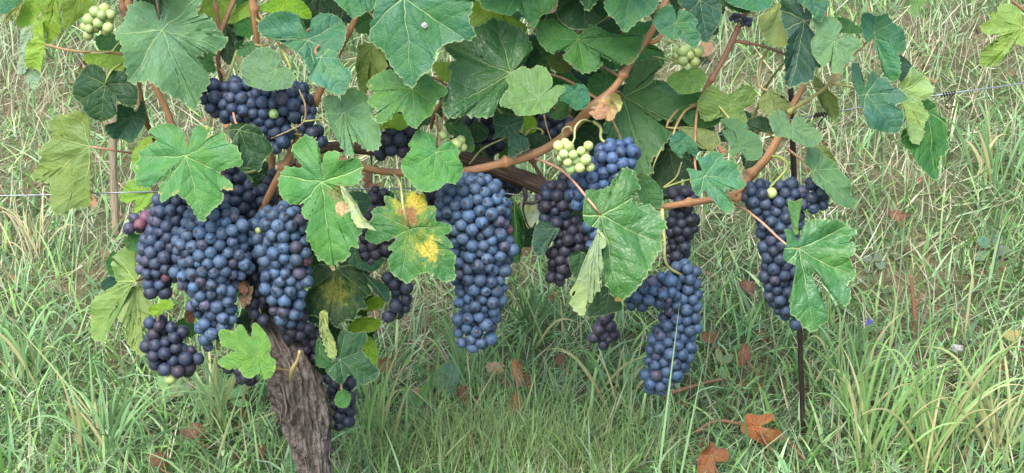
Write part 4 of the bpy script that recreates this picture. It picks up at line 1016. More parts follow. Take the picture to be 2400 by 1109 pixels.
bunch('black grapes in shade right of the trunk head', [(690, 765, 42, .03), (715, 795, 42, .01), (738, 825, 36), (752, 850, 26)], -.01, G_DPUR, seed=11, stalk=[(690, 740, -.03)])
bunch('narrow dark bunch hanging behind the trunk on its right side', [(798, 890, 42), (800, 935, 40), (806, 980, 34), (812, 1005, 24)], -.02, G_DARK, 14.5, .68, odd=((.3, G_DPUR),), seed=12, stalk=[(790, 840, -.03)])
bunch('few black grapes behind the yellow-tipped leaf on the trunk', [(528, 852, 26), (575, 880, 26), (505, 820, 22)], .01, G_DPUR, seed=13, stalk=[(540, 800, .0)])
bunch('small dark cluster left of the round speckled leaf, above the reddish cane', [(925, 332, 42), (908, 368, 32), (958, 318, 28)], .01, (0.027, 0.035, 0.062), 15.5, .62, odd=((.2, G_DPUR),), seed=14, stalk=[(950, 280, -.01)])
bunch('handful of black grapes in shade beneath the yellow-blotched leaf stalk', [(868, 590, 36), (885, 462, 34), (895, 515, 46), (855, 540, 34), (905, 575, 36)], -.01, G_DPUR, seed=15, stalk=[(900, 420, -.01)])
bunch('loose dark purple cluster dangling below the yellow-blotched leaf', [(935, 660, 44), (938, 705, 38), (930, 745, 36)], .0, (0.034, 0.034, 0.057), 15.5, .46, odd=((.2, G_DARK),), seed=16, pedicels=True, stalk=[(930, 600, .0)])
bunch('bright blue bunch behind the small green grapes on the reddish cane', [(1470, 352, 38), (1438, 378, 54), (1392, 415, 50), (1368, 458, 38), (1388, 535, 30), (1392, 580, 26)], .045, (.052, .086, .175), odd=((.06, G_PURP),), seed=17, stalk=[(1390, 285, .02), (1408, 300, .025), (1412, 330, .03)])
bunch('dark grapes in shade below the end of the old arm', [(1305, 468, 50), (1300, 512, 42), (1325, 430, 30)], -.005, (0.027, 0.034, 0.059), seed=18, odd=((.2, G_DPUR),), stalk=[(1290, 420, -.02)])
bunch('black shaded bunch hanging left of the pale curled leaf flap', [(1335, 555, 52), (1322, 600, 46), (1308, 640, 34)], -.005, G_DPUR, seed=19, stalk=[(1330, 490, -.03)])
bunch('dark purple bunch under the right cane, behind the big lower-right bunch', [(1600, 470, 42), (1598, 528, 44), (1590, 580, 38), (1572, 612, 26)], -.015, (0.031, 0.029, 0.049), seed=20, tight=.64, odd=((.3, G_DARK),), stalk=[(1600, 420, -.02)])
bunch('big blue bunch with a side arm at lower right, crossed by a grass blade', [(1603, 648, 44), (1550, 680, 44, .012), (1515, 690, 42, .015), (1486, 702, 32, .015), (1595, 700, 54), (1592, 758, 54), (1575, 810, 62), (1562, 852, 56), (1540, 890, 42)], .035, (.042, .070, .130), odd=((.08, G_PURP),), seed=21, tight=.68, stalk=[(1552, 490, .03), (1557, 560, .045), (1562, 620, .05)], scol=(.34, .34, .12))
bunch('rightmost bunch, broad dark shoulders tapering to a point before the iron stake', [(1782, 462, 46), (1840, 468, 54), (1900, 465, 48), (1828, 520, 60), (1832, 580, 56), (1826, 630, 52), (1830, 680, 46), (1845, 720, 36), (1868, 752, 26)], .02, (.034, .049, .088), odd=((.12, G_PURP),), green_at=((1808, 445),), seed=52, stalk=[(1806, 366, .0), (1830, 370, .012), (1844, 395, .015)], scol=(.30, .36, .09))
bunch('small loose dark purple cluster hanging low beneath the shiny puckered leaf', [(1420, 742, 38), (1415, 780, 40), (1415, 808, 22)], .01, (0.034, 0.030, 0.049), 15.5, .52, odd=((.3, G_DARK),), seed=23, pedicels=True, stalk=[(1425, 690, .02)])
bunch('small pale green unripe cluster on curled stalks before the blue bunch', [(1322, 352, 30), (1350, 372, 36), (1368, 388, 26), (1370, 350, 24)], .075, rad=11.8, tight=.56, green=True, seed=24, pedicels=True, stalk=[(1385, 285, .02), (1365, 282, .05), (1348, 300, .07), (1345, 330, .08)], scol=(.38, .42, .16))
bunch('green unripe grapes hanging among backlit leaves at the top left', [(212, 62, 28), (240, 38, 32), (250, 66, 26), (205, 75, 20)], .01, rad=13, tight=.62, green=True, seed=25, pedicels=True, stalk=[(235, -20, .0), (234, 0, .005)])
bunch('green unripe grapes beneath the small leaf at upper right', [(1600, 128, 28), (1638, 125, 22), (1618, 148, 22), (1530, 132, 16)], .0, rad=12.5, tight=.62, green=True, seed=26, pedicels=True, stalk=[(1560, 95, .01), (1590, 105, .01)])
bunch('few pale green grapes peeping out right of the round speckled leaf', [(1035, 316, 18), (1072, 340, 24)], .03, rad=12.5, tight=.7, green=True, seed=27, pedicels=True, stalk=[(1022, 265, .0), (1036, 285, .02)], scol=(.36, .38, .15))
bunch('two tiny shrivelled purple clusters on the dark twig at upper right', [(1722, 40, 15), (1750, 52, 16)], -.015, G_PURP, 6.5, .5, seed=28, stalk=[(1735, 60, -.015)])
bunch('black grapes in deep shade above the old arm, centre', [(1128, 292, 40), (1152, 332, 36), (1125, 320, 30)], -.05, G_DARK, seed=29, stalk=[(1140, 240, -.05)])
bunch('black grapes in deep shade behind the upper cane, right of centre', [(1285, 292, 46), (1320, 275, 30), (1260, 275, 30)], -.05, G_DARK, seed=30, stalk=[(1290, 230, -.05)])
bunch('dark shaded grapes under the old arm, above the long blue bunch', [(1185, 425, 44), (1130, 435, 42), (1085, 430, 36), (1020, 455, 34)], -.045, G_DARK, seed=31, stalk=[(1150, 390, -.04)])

# ------------------------------------------------------------------ tendrils, dry scraps and pruning stubs on the vine
for pts in ([(700, 210, .03), (715, 245, .035), (712, 285, .035), (680, 305, .035), (635, 325, .03)], [(712, 285, .035), (735, 282, .035), (760, 280, .03)], [(1322, 335, .03), (1318, 305, .035), (1335, 297, .035), (1340, 310, .035)], [(1100, 385, .0), (1130, 350, .0), (1180, 325, .01), (1195, 318, .005)],
            [(1555, 440, .0), (1585, 415, .0), (1598, 380, .0)], [(1555, 440, .0), (1600, 425, .0), (1620, 420, .0)], [(105, 108, -.01), (170, 118, .0), (230, 125, .0), (270, 118, -.01)], [(262, 122, 0), (275, 105, 0), (285, 92, 0)], [(1520, 430, -.02), (1535, 380, -.01), (1552, 345, -.01)], [(1275, 270, .01), (1282, 300, .01), (1292, 330, .01)], [(985, 330, .02), (972, 350, .02), (950, 395, .01)], [(640, 500, .02), (680, 502, .02), (715, 505, .015)], [(1890, 205, .0), (1940, 215, -.01), (1985, 245, -.015)]):
    q = [P(*a) for a in pts]
    tube('tendril', q, np.linspace(2.4, 1.5, len(q)) * M, PETIOLE, vine, 6, 16, color=random.choice([(.34, .34, .14), (.36, .26, .12), (.30, .33, .10)]))
# pruning stub on the trunk
tube('pruning_stub', [P(680, 895, .06), P(684, 870, .066), P(697, 845, .07), P(703, 822, .072)], [2.5 * M, 6 * M, 3.5 * M, 4.5 * M], PETIOLE, vine, 10, 16, color=(.30, .25, .11))
tube('pruning_stub', [P(1705, 455, .01), P(1728, 468, .02), P(1735, 452, .02)], [6 * M, 8 * M, 5 * M], CANE, vine, 10, 12)
C_BROWN = (.15, .080, .05); C_TAN = (.32, .235, .13)


def dry_outline(cx, cy, rx, ry, rg, k=13):
    return [(cx + rx * math.cos(t) * rg.uniform(.65, 1.15), cy + ry * math.sin(t) * rg.uniform(.65, 1.15)) for t in np.linspace(0, 2 * math.pi, k, endpoint=False)]


rg = np.random.default_rng(5)
for (x, y, rx, ry, d, c) in [(578, 690, 16, 34, .045, C_BROWN), (572, 672, 12, 22, .05, C_BROWN), (560, 845, 22, 14, .03, C_BROWN), (1425, 250, 30, 28, .03, C_TAN), (1405, 262, 26, 20, .035, (.36, .2, .12)), (1440, 238, 18, 24, .03, (.4, .34, .14)), (870, 440, 26, 14, -.07, (.34, .2, .15)), (862, 415, 14, 14, -.07, (.34, .2, .15)), (1360, 160, 14, 12, .02, (.25, .12, .1)), (445, 740, 14, 20, -.01, C_BROWN)]:
    o_ = dry_outline(x, y, rx, ry, rg)
    tag(add_leaf((x, y), (x + rx * .3, y + ry), o_, d, c, mat=DRYLEAF, name='dry_leaf_scrap', n=(rg.uniform(-.6, .6), -1, rg.uniform(-.3, .6)), wave=.45, cup=rg.uniform(-.5, .5), pet=None, teeth=.6), 'crumpled dry brown scrap of leaf')

# ------------------------------------------------------------------ trellis: wire, stake, tie
wirepts = [P(-700, 470, .0), P(0, 459, .0), P(180, 455, .0), P(350, 450, -.01), P(700, 446, -.06), P(1060, 442, -.025), P(1240, 459, -.02), P(1300, 445, -.06), P(1640, 330, -.06), P(1890, 275, -.03), P(2180, 226, -.02), P(2400, 195, -.02), P(2900, 118, -.02)]
wire = empty('trellis_wire', wirepts[0], 'thin grey galvanised trellis wire running through the vine', 'wire')
tube('strand', wirepts, [1.8 * M] * len(wirepts), WIRE, wire, 7, 220)
for (x, y) in ((2222, 221), (1924, 269)):
    h = []
    for k in range(40):
        t = k / 39; a_ = t * 2 * math.pi * 5
        h.append(P(x - 16 + 32 * t, y + 2 - 5 * t + 5 * math.sin(a_), -.02 + .002 * math.cos(a_)))
    h += [P(x - 6, y + 22, -.018), P(x + 4, y + 34, -.018), P(x + 14, y + 28, -.018)]
    tube('twist', h, [1.5 * M] * len(h), IRON, wire, 5, 120)
sx = [P(1846, -260, -.16), P(1851, 130, -.16), P(1857, 300, -.16), P(1866, 560, -.16), P(1877, 850, -.16), P(1884, 1060, -.16)]
stake = empty('iron_stake', sx[-1], 'thin dark rusty iron stake standing behind the rightmost bunch', 'stake')
tube('rod', sx, [7 * M] * 6, IRON, stake, 10, 60, knobbly(4, .10, 60))
tie = empty('vine_tie', P(1235, 470, -.01), 'black plastic tie with a hanging loop at the end of the old arm', 'tie')
tube('strap', [P(1228, 440, -.002), P(1232, 462, .0), P(1226, 490, .0), P(1236, 525, .0), P(1246, 535, .0), P(1256, 522, .0)], [6 * M, 5 * M, 2.5 * M, 2 * M, 2 * M, 1.6 * M], RUBBER, tie, 7, 40)
tube('loop', [P(1230, 475, .002), P(1250, 476, .0), P(1270, 466, -.002), P(1290, 455, -.01)], [4 * M] * 4, RUBBER, tie, 7, 20)
gp = G(276, 545)
st = empty('weathered_stick', gp, 'weathered grey-brown stick standing in the grass behind the left leaves', 'stick')
tube('wood', [gp + np.array([-.004, 0, -.05]), gp + np.array([0, 0, .08]), gp + np.array([.008, -.01, .17]), gp + np.array([.02, -.015, .24])], [.006, .0055, .005, .003], GREYWOOD, st, 12, 50, knobbly(6, .2))
tube('side_shoot', [gp + np.array([.004, -.005, .16]), gp + np.array([-.02, -.01, .20]), gp + np.array([-.03, -.01, .26])], [.005, .004, .002], GREYWOOD, st, 8, 14)

# ------------------------------------------------------------------ grass
def blades(xy, h, w, az, lean, curl, col, tipcol=None, twist=None, segs=4):
    """ribbons growing from ground points; returns verts, faces, colours"""
    n = len(xy)
    k_ = 1 + np.clip((np.maximum(np.abs(xy[:, 0]) - 1.2, xy[:, 1] - 2.2)), 0, 1) * .9
    h = h * np.minimum(k_, 1.4); w = w * k_
    base = np.column_stack([xy, zg(xy[:, 0], xy[:, 1]) - .004])
    dx = np.column_stack([np.cos(az), np.sin(az), np.zeros(n)])
    tw = az + math.pi / 2 if twist is None else az + math.pi / 2 + twist
    sx_ = np.column_stack([np.cos(tw), np.sin(tw), np.zeros(n)])
    pos = base.copy(); V = np.empty((n, segs * 2 + 1, 3)); Cc = np.empty((n, segs * 2 + 1, 4)); Cc[:, :, 3] = 1
    tipcol = col if tipcol is None else tipcol
    for k in range(segs + 1):
        f = k / segs
        ww = w * (.75 + .5 * f if f < .4 else (1 - f) / .6 * .95) * .5
        if k < segs:
            V[:, 2 * k] = pos - sx_ * ww[:, None]; V[:, 2 * k + 1] = pos + sx_ * ww[:, None]
            c = col * (1 - f) + tipcol * f
            Cc[:, 2 * k, :3] = c; Cc[:, 2 * k + 1, :3] = c * .93
        else:
            V[:, 2 * k] = pos; Cc[:, 2 * k, :3] = tipcol
        ang = np.clip(lean + curl * (f + .5 / segs), -.2, 2.5)
        pos = pos + (dx * np.sin(ang)[:, None] + np.array([0, 0, 1.0]) * np.cos(ang)[:, None]) * (h / segs)[:, None]
    # never under the soil
    zz = zg(V[:, :, 0], V[:, :, 1]) - .003
    V[:, :, 2] = np.maximum(V[:, :, 2], zz + .0025 * np.arange(segs * 2 + 1)[None] * .4)
    m = segs * 2 + 1
    b = (np.arange(n) * m)
    q = []
    for k in range(segs - 1):
        q.append(np.stack([b + 2 * k, b + 2 * k + 1, b + 2 * k + 3, b + 2 * k + 2], 1))
    q = np.concatenate(q).tolist()
    t = np.stack([b + 2 * segs - 2, b + 2 * segs - 1, b + 2 * segs], 1).tolist()
    return V.reshape(-1, 3), q + t, Cc.reshape(-1, 4)


# where the photo is greener (+) or drier (-): photo pixel, radius in metres, weight
PATCH = [(120, 620, .22, -1.1), (60, 300, .3, -.3), (180, 180, .25, -.5), (1030, 760, .16, -1.0), (1180, 830, .14, -.9), (1300, 880, .12, -.5), (1270, 780, .10, .6), (200, 900, .22, .8), (60, 1000, .25, .7), (420, 1000, .22, .7), (900, 1000, .2, .5), (1200, 1050, .22, .9), (1750, 850, .2, .3), (2000, 1000, .22, 1.0),
         (2200, 1050, .2, .8), (2330, 800, .2, -.3), (1780, 150, .35, -.3), (2250, 100, .5, -.1), (2200, 650, .2, -.2), (2330, 560, .2, .5), (2050, 620, .2, .3), (2080, 350, .25, -.5), (1700, 560, .2, .3), (90, 480, .25, -.4), (2000, 800, .16, -.5), (2380, 950, .16, -.6)]
PG = [(G(x, y), r, w) for x, y, r, w in PATCH]


def greenness(x, y):
    g = (vnoise(x * 4 + 7, y * 4, 31) - .5) * 1.5 + (vnoise(x * 11, y * 11, 32) - .5) * 1.2
    for c, r, w in PG:
        g = g + w * np.exp(-((x - c[0]) ** 2 + (y - c[1]) ** 2) / (2 * r * r))
    return g


def scatter(n, rg, y0=-.25, y1=3.4):
    """denser where the camera is close"""
    y = y0 + (y1 - y0) * rg.random(n) ** 1.55
    half = .62 + .42 * (y + 1.5) * .72
    x = (rg.random(n) * 2 - 1) * half
    far = rg.random(n) < .16                                # the meadow goes on beside and behind
    x = np.where(far, rg.uniform(-4.2, 4.2, n), x); y = np.where(far, rg.uniform(-.8, 6.5, n), y)
    return np.column_stack([x, y])


rg = np.random.default_rng(42)
# clumped greens
n = 138000
xy = scatter(n, rg)
g = greenness(xy[:, 0], xy[:, 1])
keep = rg.random(n) < np.maximum(.22, 1 / (1 + np.exp(-(g * 2.0 + .75 + np.clip(xy[:, 1] - .5, 0, 1) * .5))))
xy = xy[keep]; g = g[keep]; n = len(xy)
xy += rg.normal(0, .006, xy.shape)
kind = rg.random(n)
h = np.where(kind < .62, rg.uniform(.02, .055, n), np.where(kind < .95, rg.uniform(.03, .075, n), rg.uniform(.07, .13, n)))
w = np.where(kind < .62, rg.uniform(.0016, .0030, n), np.where(kind < .93, rg.uniform(.0028, .0050, n), rg.uniform(.0028, .0050, n)))
pal = np.array([(.14, .265, .09), (.19, .32, .13), (.13, .26, .13), (.22, .34, .12), (.18, .31, .18), (.27, .37, .19), (.32, .42, .29), (.10, .20, .08), (.08, .17, .08)])
col = pal[rg.integers(0, len(pal), n)] * rg.uniform(.72, 1.3, (n, 1)) * np.array([[1.02, 1.12, .92]])
tip = col * rg.uniform(.95, 1.35, (n, 1)) + np.array([.02, .012, 0])
V, F, Cc = blades(xy, h, w, rg.uniform(0, 6.283, n), np.abs(rg.normal(.45, .4, n)), rg.uniform(.1, 1.9, n), col, tip, rg.normal(0, .9, n))
tag(obj('green_grass', mesh('green_grass', V, F, BLADE, col=Cc)), 'short pale green grass covering the ground behind the vine', 'grass', kind='stuff')
# straw: long dead blades lying about
n = 110000
xy = scatter(n, rg)
g = greenness(xy[:, 0], xy[:, 1])
keep = rg.random(n) < np.maximum(.36, 1 / (1 + np.exp(g * 1.9 + .05)))
xy = xy[keep]; n = len(xy)
pal = np.array([(.46, .45, .31), (.41, .41, .27), (.60, .59, .44), (.30, .27, .17), (.38, .44, .28), (.21, .18, .11), (.33, .42, .27), (.26, .36, .21), (.48, .44, .28)])
col = pal[rg.integers(0, len(pal), n)] * rg.uniform(.7, 1.2, (n, 1))
up = rg.random(n) < .22
V, F, Cc = blades(xy, np.where(up, rg.uniform(.04, .11, n), rg.uniform(.03, .10, n)), rg.uniform(.0012, .0028, n), rg.uniform(0, 6.283, n), np.where(up, np.abs(rg.normal(.3, .3, n)), rg.uniform(.7, 1.5, n)), rg.uniform(-.25, .4, n), col, col * .95, rg.normal(0, .9, n))
tag(obj('dry_grass', mesh('dry_grass', V, F, BLADE, col=Cc)), 'straw-coloured dead grass lying matted among the green', 'grass', kind='stuff')
# hair-fine bright grass, bottom centre
cen = [G(x, y) for x, y in ((900, 1100), (960, 1075), (1060, 1100), (1180, 1080), (1250, 1050), (1320, 1100), (1420, 1080), (1480, 1105), (1120, 1050))]
xs = np.concatenate([c[None, :2] + rg.normal(0, .035, (190, 2)) for c in cen]); n = len(xs)
col = np.array([(.21, .30, .12)]) * rg.uniform(.6, 1.5, (n, 1)) + rg.uniform(0, .05, (n, 1)) * np.array([[1, .8, .3]])
V, F, Cc = blades(xs, rg.uniform(.05, .12, n), rg.uniform(.0006, .0012, n), rg.uniform(0, 6.283, n), np.abs(rg.normal(.5, .35, n)), rg.uniform(0, 1.2, n), col, col * 1.15, rg.normal(0, .5, n))
tag(obj('fine_grass', mesh('fine_grass', V, F, BLADE, col=Cc)), 'hair-fine yellowish green grass in the foreground, bottom centre', 'grass', kind='stuff')
# small broad leaves creeping among the grass
n = 9500
xy = scatter(n, rg, -.2, 2.2); g = greenness(xy[:, 0], xy[:, 1]); xy = xy[rg.random(n) < 1 / (1 + np.exp(-(g * 2.5 - .2)))]; n = len(xy)
col = np.array([(.10, .19, .085), (.13, .22, .10), (.155, .24, .13)])[rg.integers(0, 3, n)] * rg.uniform(.75, 1.2, (n, 1))
V, F, Cc = blades(xy, rg.uniform(.025, .075, n), rg.uniform(.0045, .009, n), rg.uniform(0, 6.283, n), rg.uniform(.3, 1.0, n), rg.uniform(.2, 1.1, n), col, col * 1.15, rg.normal(0, .5, n))
tag(obj('ground_cover', mesh('ground_cover', V, F, BLADE, col=Cc)), 'small broad-leaved herbs creeping among the grass', 'herbs', kind='stuff')


# crumbled dead leaves sunk among the blades
n = 900
xy = scatter(n, rg, -.2, 2.2)
col = np.array([(.22, .10, .05), (.17, .085, .05), (.30, .17, .09), (.26, .12, .06)])[rg.integers(0, 4, n)] * rg.uniform(.7, 1.2, (n, 1))
V, F, Cc = blades(xy, rg.uniform(.02, .045, n), rg.uniform(.007, .018, n), rg.uniform(0, 6.283, n), rg.uniform(.2, 1.3, n), rg.uniform(-.6, 1.6, n), col, col * .9, rg.normal(0, .7, n))
tag(obj('leaf_litter', mesh('leaf_litter', V, F, BLADE, col=Cc)), 'crumbled brown dead leaf pieces sunk among the grass', 'leaf litter', kind='stuff')


# ------------------------------------------------------------------ single tufts of long grass
def long_blade(p0, p1, sag, w, col, name='blade', parent=None, drop=0.0, foot=.55):
    """one long folded blade from foot to tip"""
    p0 = np.array(p0, float); p1 = np.array(p1, float)
    ns = 12; t = np.linspace(0, 1, ns)[:, None]
    L = np.linalg.norm(p1 - p0)
    c = p0 * (1 - t) + p1 * t + np.array([0, 0, 1.0]) * (sag * L * np.sin(t * math.pi) * (1 - .3 * t)) - np.array([0, 0, 1.0]) * drop * L * t ** 3
    tg = np.gradient(c, axis=0); tg /= np.linalg.norm(tg, axis=1)[:, None]
    vw = c - CAM; s = np.cross(tg, vw); s /= np.linalg.norm(s, axis=1)[:, None]
    rot = random.uniform(-.8, .8)
    s = s * math.cos(rot) + np.cross(tg, s) * math.sin(rot)
    nn = np.cross(tg, s)
    ww = w * np.clip(np.minimum(foot + t * 2, (1 - t) * 1.7), 0.02, 1) * .5
    V = np.concatenate([c - s * ww, c + nn * ww * .35, c + s * ww])
    F = []
    for k in range(ns - 1):
        F += [(k, ns + k, ns + k + 1, k + 1), (ns + k, 2 * ns + k, 2 * ns + k + 1, ns + k + 1)]
    cc = np.ones((3 * ns, 4)); cc[:, :3] = np.array(col) * (.85 + .3 * np.tile(t, (3, 1))); cc[ns:2 * ns, :3] *= 1.15
    return obj(name, mesh(name, V, F, BLADE, col=cc), parent)


def tuft(px, py, label, n, hgt, spread, col, wid=.004, seed=0, bias=0.0):
    r_ = random.Random(seed); b = G(px, py)
    root = empty('grass_tuft', b, label, 'grass tuft', 'tufts of long grass in the foreground')
    for k in range(n):
        a = r_.uniform(0, 6.283); h_ = hgt * r_.uniform(.55, 1.15); s_ = spread * r_.uniform(.25, 1.2)
        f = np.array([b[0] + r_.gauss(0, .012), b[1] + r_.gauss(0, .012), 0]); f[2] = float(zg(f[0], f[1])) - .004
        e = f + np.array([math.cos(a) * s_ + bias, math.sin(a) * s_ * .7, h_])
        e[2] = max(e[2], float(zg(e[0], e[1])) + .02)
        q = r_.uniform(.8, 1.25); yl = r_.random() < .2
        c = (.36 * q, .34 * q, .17 * q) if yl else tuple(x * q for x in col)
        long_blade(f, e, r_.uniform(.05, .3), wid * r_.uniform(.6, 1.3), c, parent=root, drop=r_.uniform(0, .35))


GR1 = (.185, .315, .105); GR2 = (.14, .26, .11); GR3 = (.20, .31, .14)
tuft(2030, 1100, 'tall bright green grass tuft at bottom right, left of the largest tuft', 26, .19, .10, GR1, .0030, 1)
tuft(2180, 1105, 'largest bright green grass tuft fanning out near the bottom right corner', 34, .20, .15, GR1, .0030, 2, .03)
tuft(1985, 900, 'mid-height grass tuft just right of the iron stake', 20, .12, .07, GR2, .0036, 3)
tuft(250, 1080, 'long-bladed grass tuft at the bottom left', 22, .15, .11, GR2, .0036, 4)
tuft(60, 900, 'grass tuft near the left edge, below the straw patch', 20, .13, .09, GR2, .0036, 5)
tuft(520, 1000, 'grass tuft left of the trunk', 22, .12, .08, GR3, .0036, 6)
tuft(880, 1040, 'upright grass tuft just right of the trunk', 24, .16, .06, GR1, .003, 7)
tuft(1250, 780, 'dark green grass clump between the long bunch and the low purple cluster', 34, .09, .07, (.09, .17, .07), .0036, 8)
tuft(1990, 1000, 'grass tuft at the foot of the iron stake, to its right', 18, .13, .08, GR1, .0038, 9)
tuft(2330, 1060, 'yellowing grass tuft in the bottom right corner', 22, .13, .11, (.26, .30, .13), .0034, 10)
tuft(1450, 950, 'sparse grass tuft left of the foot of the big lower-right bunch', 14, .11, .08, GR2, .0036, 11)
tuft(90, 620, 'straw-yellow dry tuft at the left edge', 16, .12, .09, (.36, .34, .20), .0026, 12)
tuft(1100, 890, 'green-and-straw tuft beneath the long blue bunch', 16, .12, .08, GR2, .0036, 13)
tuft(2330, 430, 'grass tuft in the dry grass at the right edge', 22, .12, .10, GR2, .004, 14)
# the blades that cross the lower-right bunch
cb = empty('grass_tuft', G(1545, 1010), 'two long blades crossing in front of the big lower-right bunch', 'grass tuft', 'tufts of long grass in the foreground')
f0 = P(1512, 1000, .075); f1 = P(1545, 1000, .075)
g0 = np.array([f0[0], -.085, float(zg(f0[0], -.085))]); g1 = np.array([f1[0], -.085, float(zg(f1[0], -.085))])
long_blade(g0, P(1594, 703, .085), .01, .0048, (.19, .31, .15), parent=cb, foot=-.5)
long_blade(g1, P(1652, 838, .085), .04, .0045, (.19, .31, .15), parent=cb, foot=-.5)
# pale stalks among the grass at the left and right
for i, (a_, b_, lab) in enumerate([((500, 1109), (570, 895), 'pale upright grass stalk at the bottom, left of the trunk'), ((240, 1005), (0, 720), 'long pale straw slanting down from the left edge'), ((540, 1010), (840, 900), 'pale straw slanting left of the trunk'), ((1010, 1109), (1110, 1000), 'pale stalk at the bottom centre'), ((2260, 800), (2290, 560), 'thin pale stalk among the grass at right'), ((2080, 860), (2110, 640), 'thin upright stalk right of the blue flower')]):
    A0 = G(*a_)
    r0 = ray(*b_); y1 = A0[1] - .03
    e = CAM + r0 * ((y1 - CAM[1]) / r0[1])
    s_ = empty('grass_stalk', A0, lab, 'grass stalk', 'single stalks in the grass')
    long_blade(A0, e, .02, .0034, (.42, .44, .22) if i != 4 else (.45, .42, .25), name='stem', parent=s_)


# ------------------------------------------------------------------ weeds, flower, fallen leaves, twigs, pebble
def weed(px, py, label, leaves, col, group='broad-leaved weeds in the grass'):
    b = G(px, py); root = empty('weed_plant', b, label, 'weed', group)
    dloc = -b[1] + .0
    for (jx, jy, tx, ty, w_) in leaves:
        ax = np.array([tx - jx, ty - jy], float); L = np.linalg.norm(ax); ax /= L; pr = np.array([-ax[1], ax[0]])
        o_ = []
        for f, k in ((0, .12), (.15, .55), (.35, .95), (.6, 1.0), (.82, .6), (1, .02)):
            o_.append(np.array([jx, jy]) + ax * L * f + pr * w_ * k)
        for f, k in ((.82, .6), (.6, 1.0), (.35, .95), (.15, .55)):
            o_.append(np.array([jx, jy]) + ax * L * f - pr * w_ * k)
        o3 = b + np.array([0, -.02, .015])
        jj = CAM + ray(jx, jy) * ((o3[1] - CAM[1]) / ray(jx, jy)[1])
        NLEAF[0] += 1
        V, F, uv, q, nn = leaf_shape((jx + ax[0] * L * .08, jy + ax[1] * L * .08), (tx, ty), o_, 0, seed=NLEAF[0], n=(random.uniform(-.3, .3), -1, random.uniform(.3, .9)), wave=.08, teeth=.3, proj=jj)
        lf = obj('leaf', mesh('leaf', V, F, WEED, uv=uv), root, [c * random.uniform(.8, 1.2) for c in col])
        petiole(lf, jj, [(jj + b) / 2 + np.array([0, 0, .006]), b], 2.2, (.24, .27, .10))


WB = (.10, .19, .12)
weed(1035, 930, 'weed with one broad blue-green leaf standing up below the long bunch', [(1030, 925, 1062, 845, 30), (1020, 930, 975, 945, 14), (1045, 925, 1110, 920, 12), (1020, 935, 950, 920, 11)], WB)
weed(980, 960, 'low weed with pointed leaves right of the trunk', [(985, 955, 935, 905, 11), (985, 955, 1010, 985, 11), (985, 950, 1000, 895, 10), (985, 955, 950, 985, 10)], (.12, .22, .09))
weed(560, 960, 'cluster of broad pointed leaves in the grass left of the trunk', [(520, 935, 470, 900, 10), (530, 935, 545, 880, 11), (530, 935, 585, 905, 11), (500, 945, 455, 950, 10), (540, 940, 590, 950, 10)], (.13, .23, .10))
weed(410, 930, 'broad-bladed weed beneath the loose lower-left bunch', [(400, 930, 370, 880, 10), (405, 930, 420, 870, 11), (410, 930, 455, 895, 11), (405, 935, 360, 935, 9)], (.13, .23, .11))
weed(2330, 590, 'weed with rounded leaves at the right edge', [(2320, 580, 2290, 555, 13), (2330, 580, 2345, 545, 12), (2330, 585, 2370, 590, 13), (2320, 590, 2285, 610, 12), (2335, 595, 2350, 640, 11)], (.12, .20, .13))
weed(2050, 620, 'small weed with round pale leaves right of the rightmost bunch', [(2045, 615, 2025, 600, 10), (2050, 612, 2065, 592, 10), (2052, 618, 2078, 625, 10), (2045, 622, 2030, 640, 9)], (.14, .22, .15))
weed(1690, 860, 'pale-leaved weed right of the big lower-right bunch', [(1690, 850, 1680, 815, 9), (1690, 855, 1720, 830, 9), (1690, 858, 1700, 890, 9)], (.17, .26, .15))

rg = np.random.default_rng(8)


def fallen(px, py, rx, ry, label, col=C_BROWN, lift=.03, curl=.5, k=13, nz=.9, out=None):
    b = G(px, py + ry * .6); proj = b + np.array([0, 0, lift])
    r0 = ray(px, py); proj = CAM + r0 * ((b[1] - .03 - CAM[1]) / r0[1])
    o_ = out or dry_outline(px, py, rx, ry, rg, k)
    NLEAF[0] += 1
    V, F, uv, q, nn = leaf_shape((px, py - ry * .3), (px + rx * .4, py + ry), o_, 0, seed=NLEAF[0], n=(rg.uniform(-.4, .4), -1, nz), wave=.5, cup=rg.choice([-1, 1]) * curl, teeth=.5, proj=proj, fold=rg.uniform(-.4, .4))
    root = empty('fallen_leaf', b, label, 'dead leaf', 'dead leaves in the grass')
    lf = obj('blade', mesh('blade', V, F, DRYLEAF, uv=uv), root, [c * rg.uniform(.8, 1.2) for c in col])
    tube('leaf_stalk', [q, q + np.array([.006, -.004, -.012]), np.array([q[0] + .022, q[1] - .004, float(zg(q[0] + .022, q[1] - .004)) + .004])], [.0012, .0013, .0015], DARKCANE, root, 6, 10)


fallen(1782, 1012, 46, 44, 'large curled rust-brown leaf in the grass at bottom right', (.24, .085, .038), .04, .7, nz=.3, out=zc(1600, 700, 2.71, [(372, 850), (380, 800), (410, 738), (480, 742), (572, 733), (582, 776), (525, 772), (488, 792), (500, 838), (560, 888), (632, 848), (622, 912), (582, 922), (577, 976), (540, 986), (500, 932), (440, 892)]))
fallen(1668, 1078, 46, 40, 'rust-brown leaf at the bottom edge, left of the large curled one', (.22, .075, .035), .03, .7, nz=.3, out=zc(1600, 700, 2.71, [(95, 1000), (150, 930), (200, 912), (222, 950), (285, 958), (272, 1020), (205, 1040), (195, 1120), (110, 1125), (92, 1060)]))
fallen(1212, 870, 18, 34, 'narrow brown leaf upright in the straw below the long bunch', (.22, .12, .07), .03, nz=.2)
fallen(1208, 945, 16, 30, 'narrow reddish leaf in the grass, below another upright one', (.20, .095, .055), .03, nz=.2)
fallen(1080, 925, 22, 18, 'dark red-brown leaf behind the blue-green weed')
fallen(970, 920, 20, 14, 'small tan leaf among the weeds right of the trunk', C_TAN)
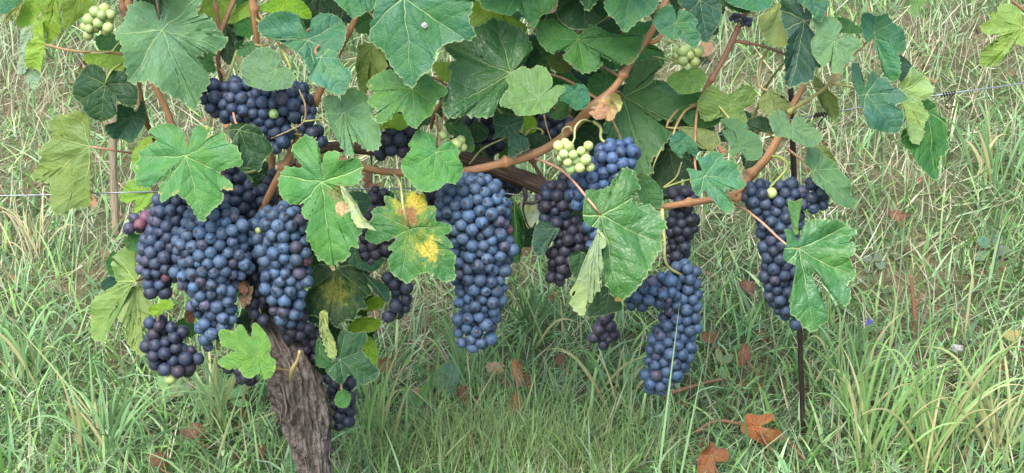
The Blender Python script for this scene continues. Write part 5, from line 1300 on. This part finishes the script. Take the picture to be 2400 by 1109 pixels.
fallen(455, 1010, 34, 22, 'brown leaf in the grass left of the trunk, below the weeds')
fallen(368, 1076, 24, 18, 'reddish brown leaf at the bottom, left')
fallen(1312, 842, 16, 13, 'small rust leaf left of the low purple cluster')
fallen(1668, 792, 26, 15, 'brown leaf lying behind the big lower-right bunch, to its right')
fallen(1752, 672, 24, 18, 'red-brown leaf in the grass left of the rightmost bunch')
fallen(2102, 506, 24, 15, 'brown leaf in the grass right of the rightmost bunch', nz=.5)
fallen(1648, 118, 24, 22, 'pale tan-red leaf in the grass behind the dark twig', (.20, .11, .07))
fallen(1745, 830, 14, 26, 'dark red leaf in the grass left of the iron stake')
fallen(905, 860, 24, 22, 'brown leaf in shade right of the trunk')
fallen(1160, 860, 26, 14, 'pale tan leaf under the tip of the long bunch', C_TAN)
fallen(2370, 790, 26, 16, 'tan leaf in the grass at the right edge', C_TAN)
fallen(610, 1055, 14, 16, 'small brown leaf against the foot of the trunk')


def twig(pts, label, r=.0022, lift=.018, kinks=True):
    q = []
    for x, y in pts:
        b = G(x, y); q.append(b + np.array([0, 0, lift]))
    root = empty('fallen_twig', q[0], label, 'twig', 'twigs on the ground')
    tube('stick', q, np.linspace(r * 1.2, r * .7, len(q)), DARKCANE, root, 8, 40, knobbly(5, .25, 60))


twig([(1552, 960), (1600, 945), (1650, 930), (1692, 921)], 'thin reddish twig lying right of the big lower-right bunch')
twig([(1630, 1045), (1680, 1020), (1740, 1028), (1790, 1030)], 'thin dark twig running to the large curled leaf')
twig([(1815, 1040), (1850, 1075), (1885, 1112)], 'reddish stalk slanting down right of the large curled leaf')
sb = G(2146, 775)
stick = empty('standing_stem', sb, 'brown dead stem standing in the grass right of the blue flower', 'stem')
tube('stem', [sb + np.array([.0, 0, -.01]), sb + np.array([-.004, 0, .03]), sb + np.array([-.012, 0, .075])], [.0035, .003, .002], DARKCANE, stick, 8, 20, knobbly(2, .2))
tube('side_stem', [sb + np.array([-.004, 0, .03]), sb + np.array([.006, 0, .05])], [.002, .0012], DARKCANE, stick, 6, 8)

# blue-violet flower
r0 = ray(2038, 757); fb = G(2040, 800)
fc = CAM + r0 * ((fb[1] - .01 - CAM[1]) / r0[1])
flower = empty('wild_flower', fb, 'small blue-violet flower head in the grass at right', 'flower')
tube('stem', [fb, (fb + fc) / 2 + np.array([.004, 0, 0]), fc], [.0012, .001, .001], STALK, flower, 6, 10)
PETAL = plain('violet_petal', (.22, .22, .62), .6, .3, var=.3, scale=200, trans=.3)
for ring_, (np_, rr_, lift) in enumerate(((9, .0065, .0), (7, .0045, .0025), (4, .0022, .004))):
    for k in range(np_):
        a_ = k / np_ * 6.283 + ring_ * .4
        rd = np.array([math.cos(a_), 0, math.sin(a_)])
        tn = np.array([-math.sin(a_), 0, math.cos(a_)])
        c0 = fc + np.array([0, -lift, 0])
        V = np.array([c0, c0 + rd * rr_ * .6 - tn * .0016 + np.array([0, -.0008, 0]), c0 + rd * rr_ + np.array([0, -.0022, 0]), c0 + rd * rr_ * .6 + tn * .0016 + np.array([0, -.0008, 0]), c0 + rd * rr_ * .6 + np.array([0, -.0016, 0])])
        obj('petal', mesh('petal', V, [(0, 1, 4), (1, 2, 4), (2, 3, 4), (3, 0, 4)], PETAL), flower)
# white pebble
pb = G(2236, 838)
bm = bmesh.new(); bmesh.ops.create_icosphere(bm, subdivisions=3, radius=1)
for v_ in bm.verts:
    c = v_.co; k = 1 + .18 * math.sin(c.x * 3 + 1) * math.cos(c.z * 4) + .08 * math.sin(c.y * 9)
    v_.co = Vector((c.x * .007 * k, c.y * .006 * k, c.z * .0055 * k)) + Vector(pb) + Vector((0, -.012, .016))
me = bpy.data.meshes.new('white_pebble'); bm.to_mesh(me); bm.free()
me.polygons.foreach_set('use_smooth', np.ones(len(me.polygons), bool)); me.materials.append(plain('chalk_stone', (.34, .35, .33), .85, .2, var=.3, scale=300))
tag(obj('white_pebble', me), 'small whitish stone in the grass near the right edge', 'pebble')
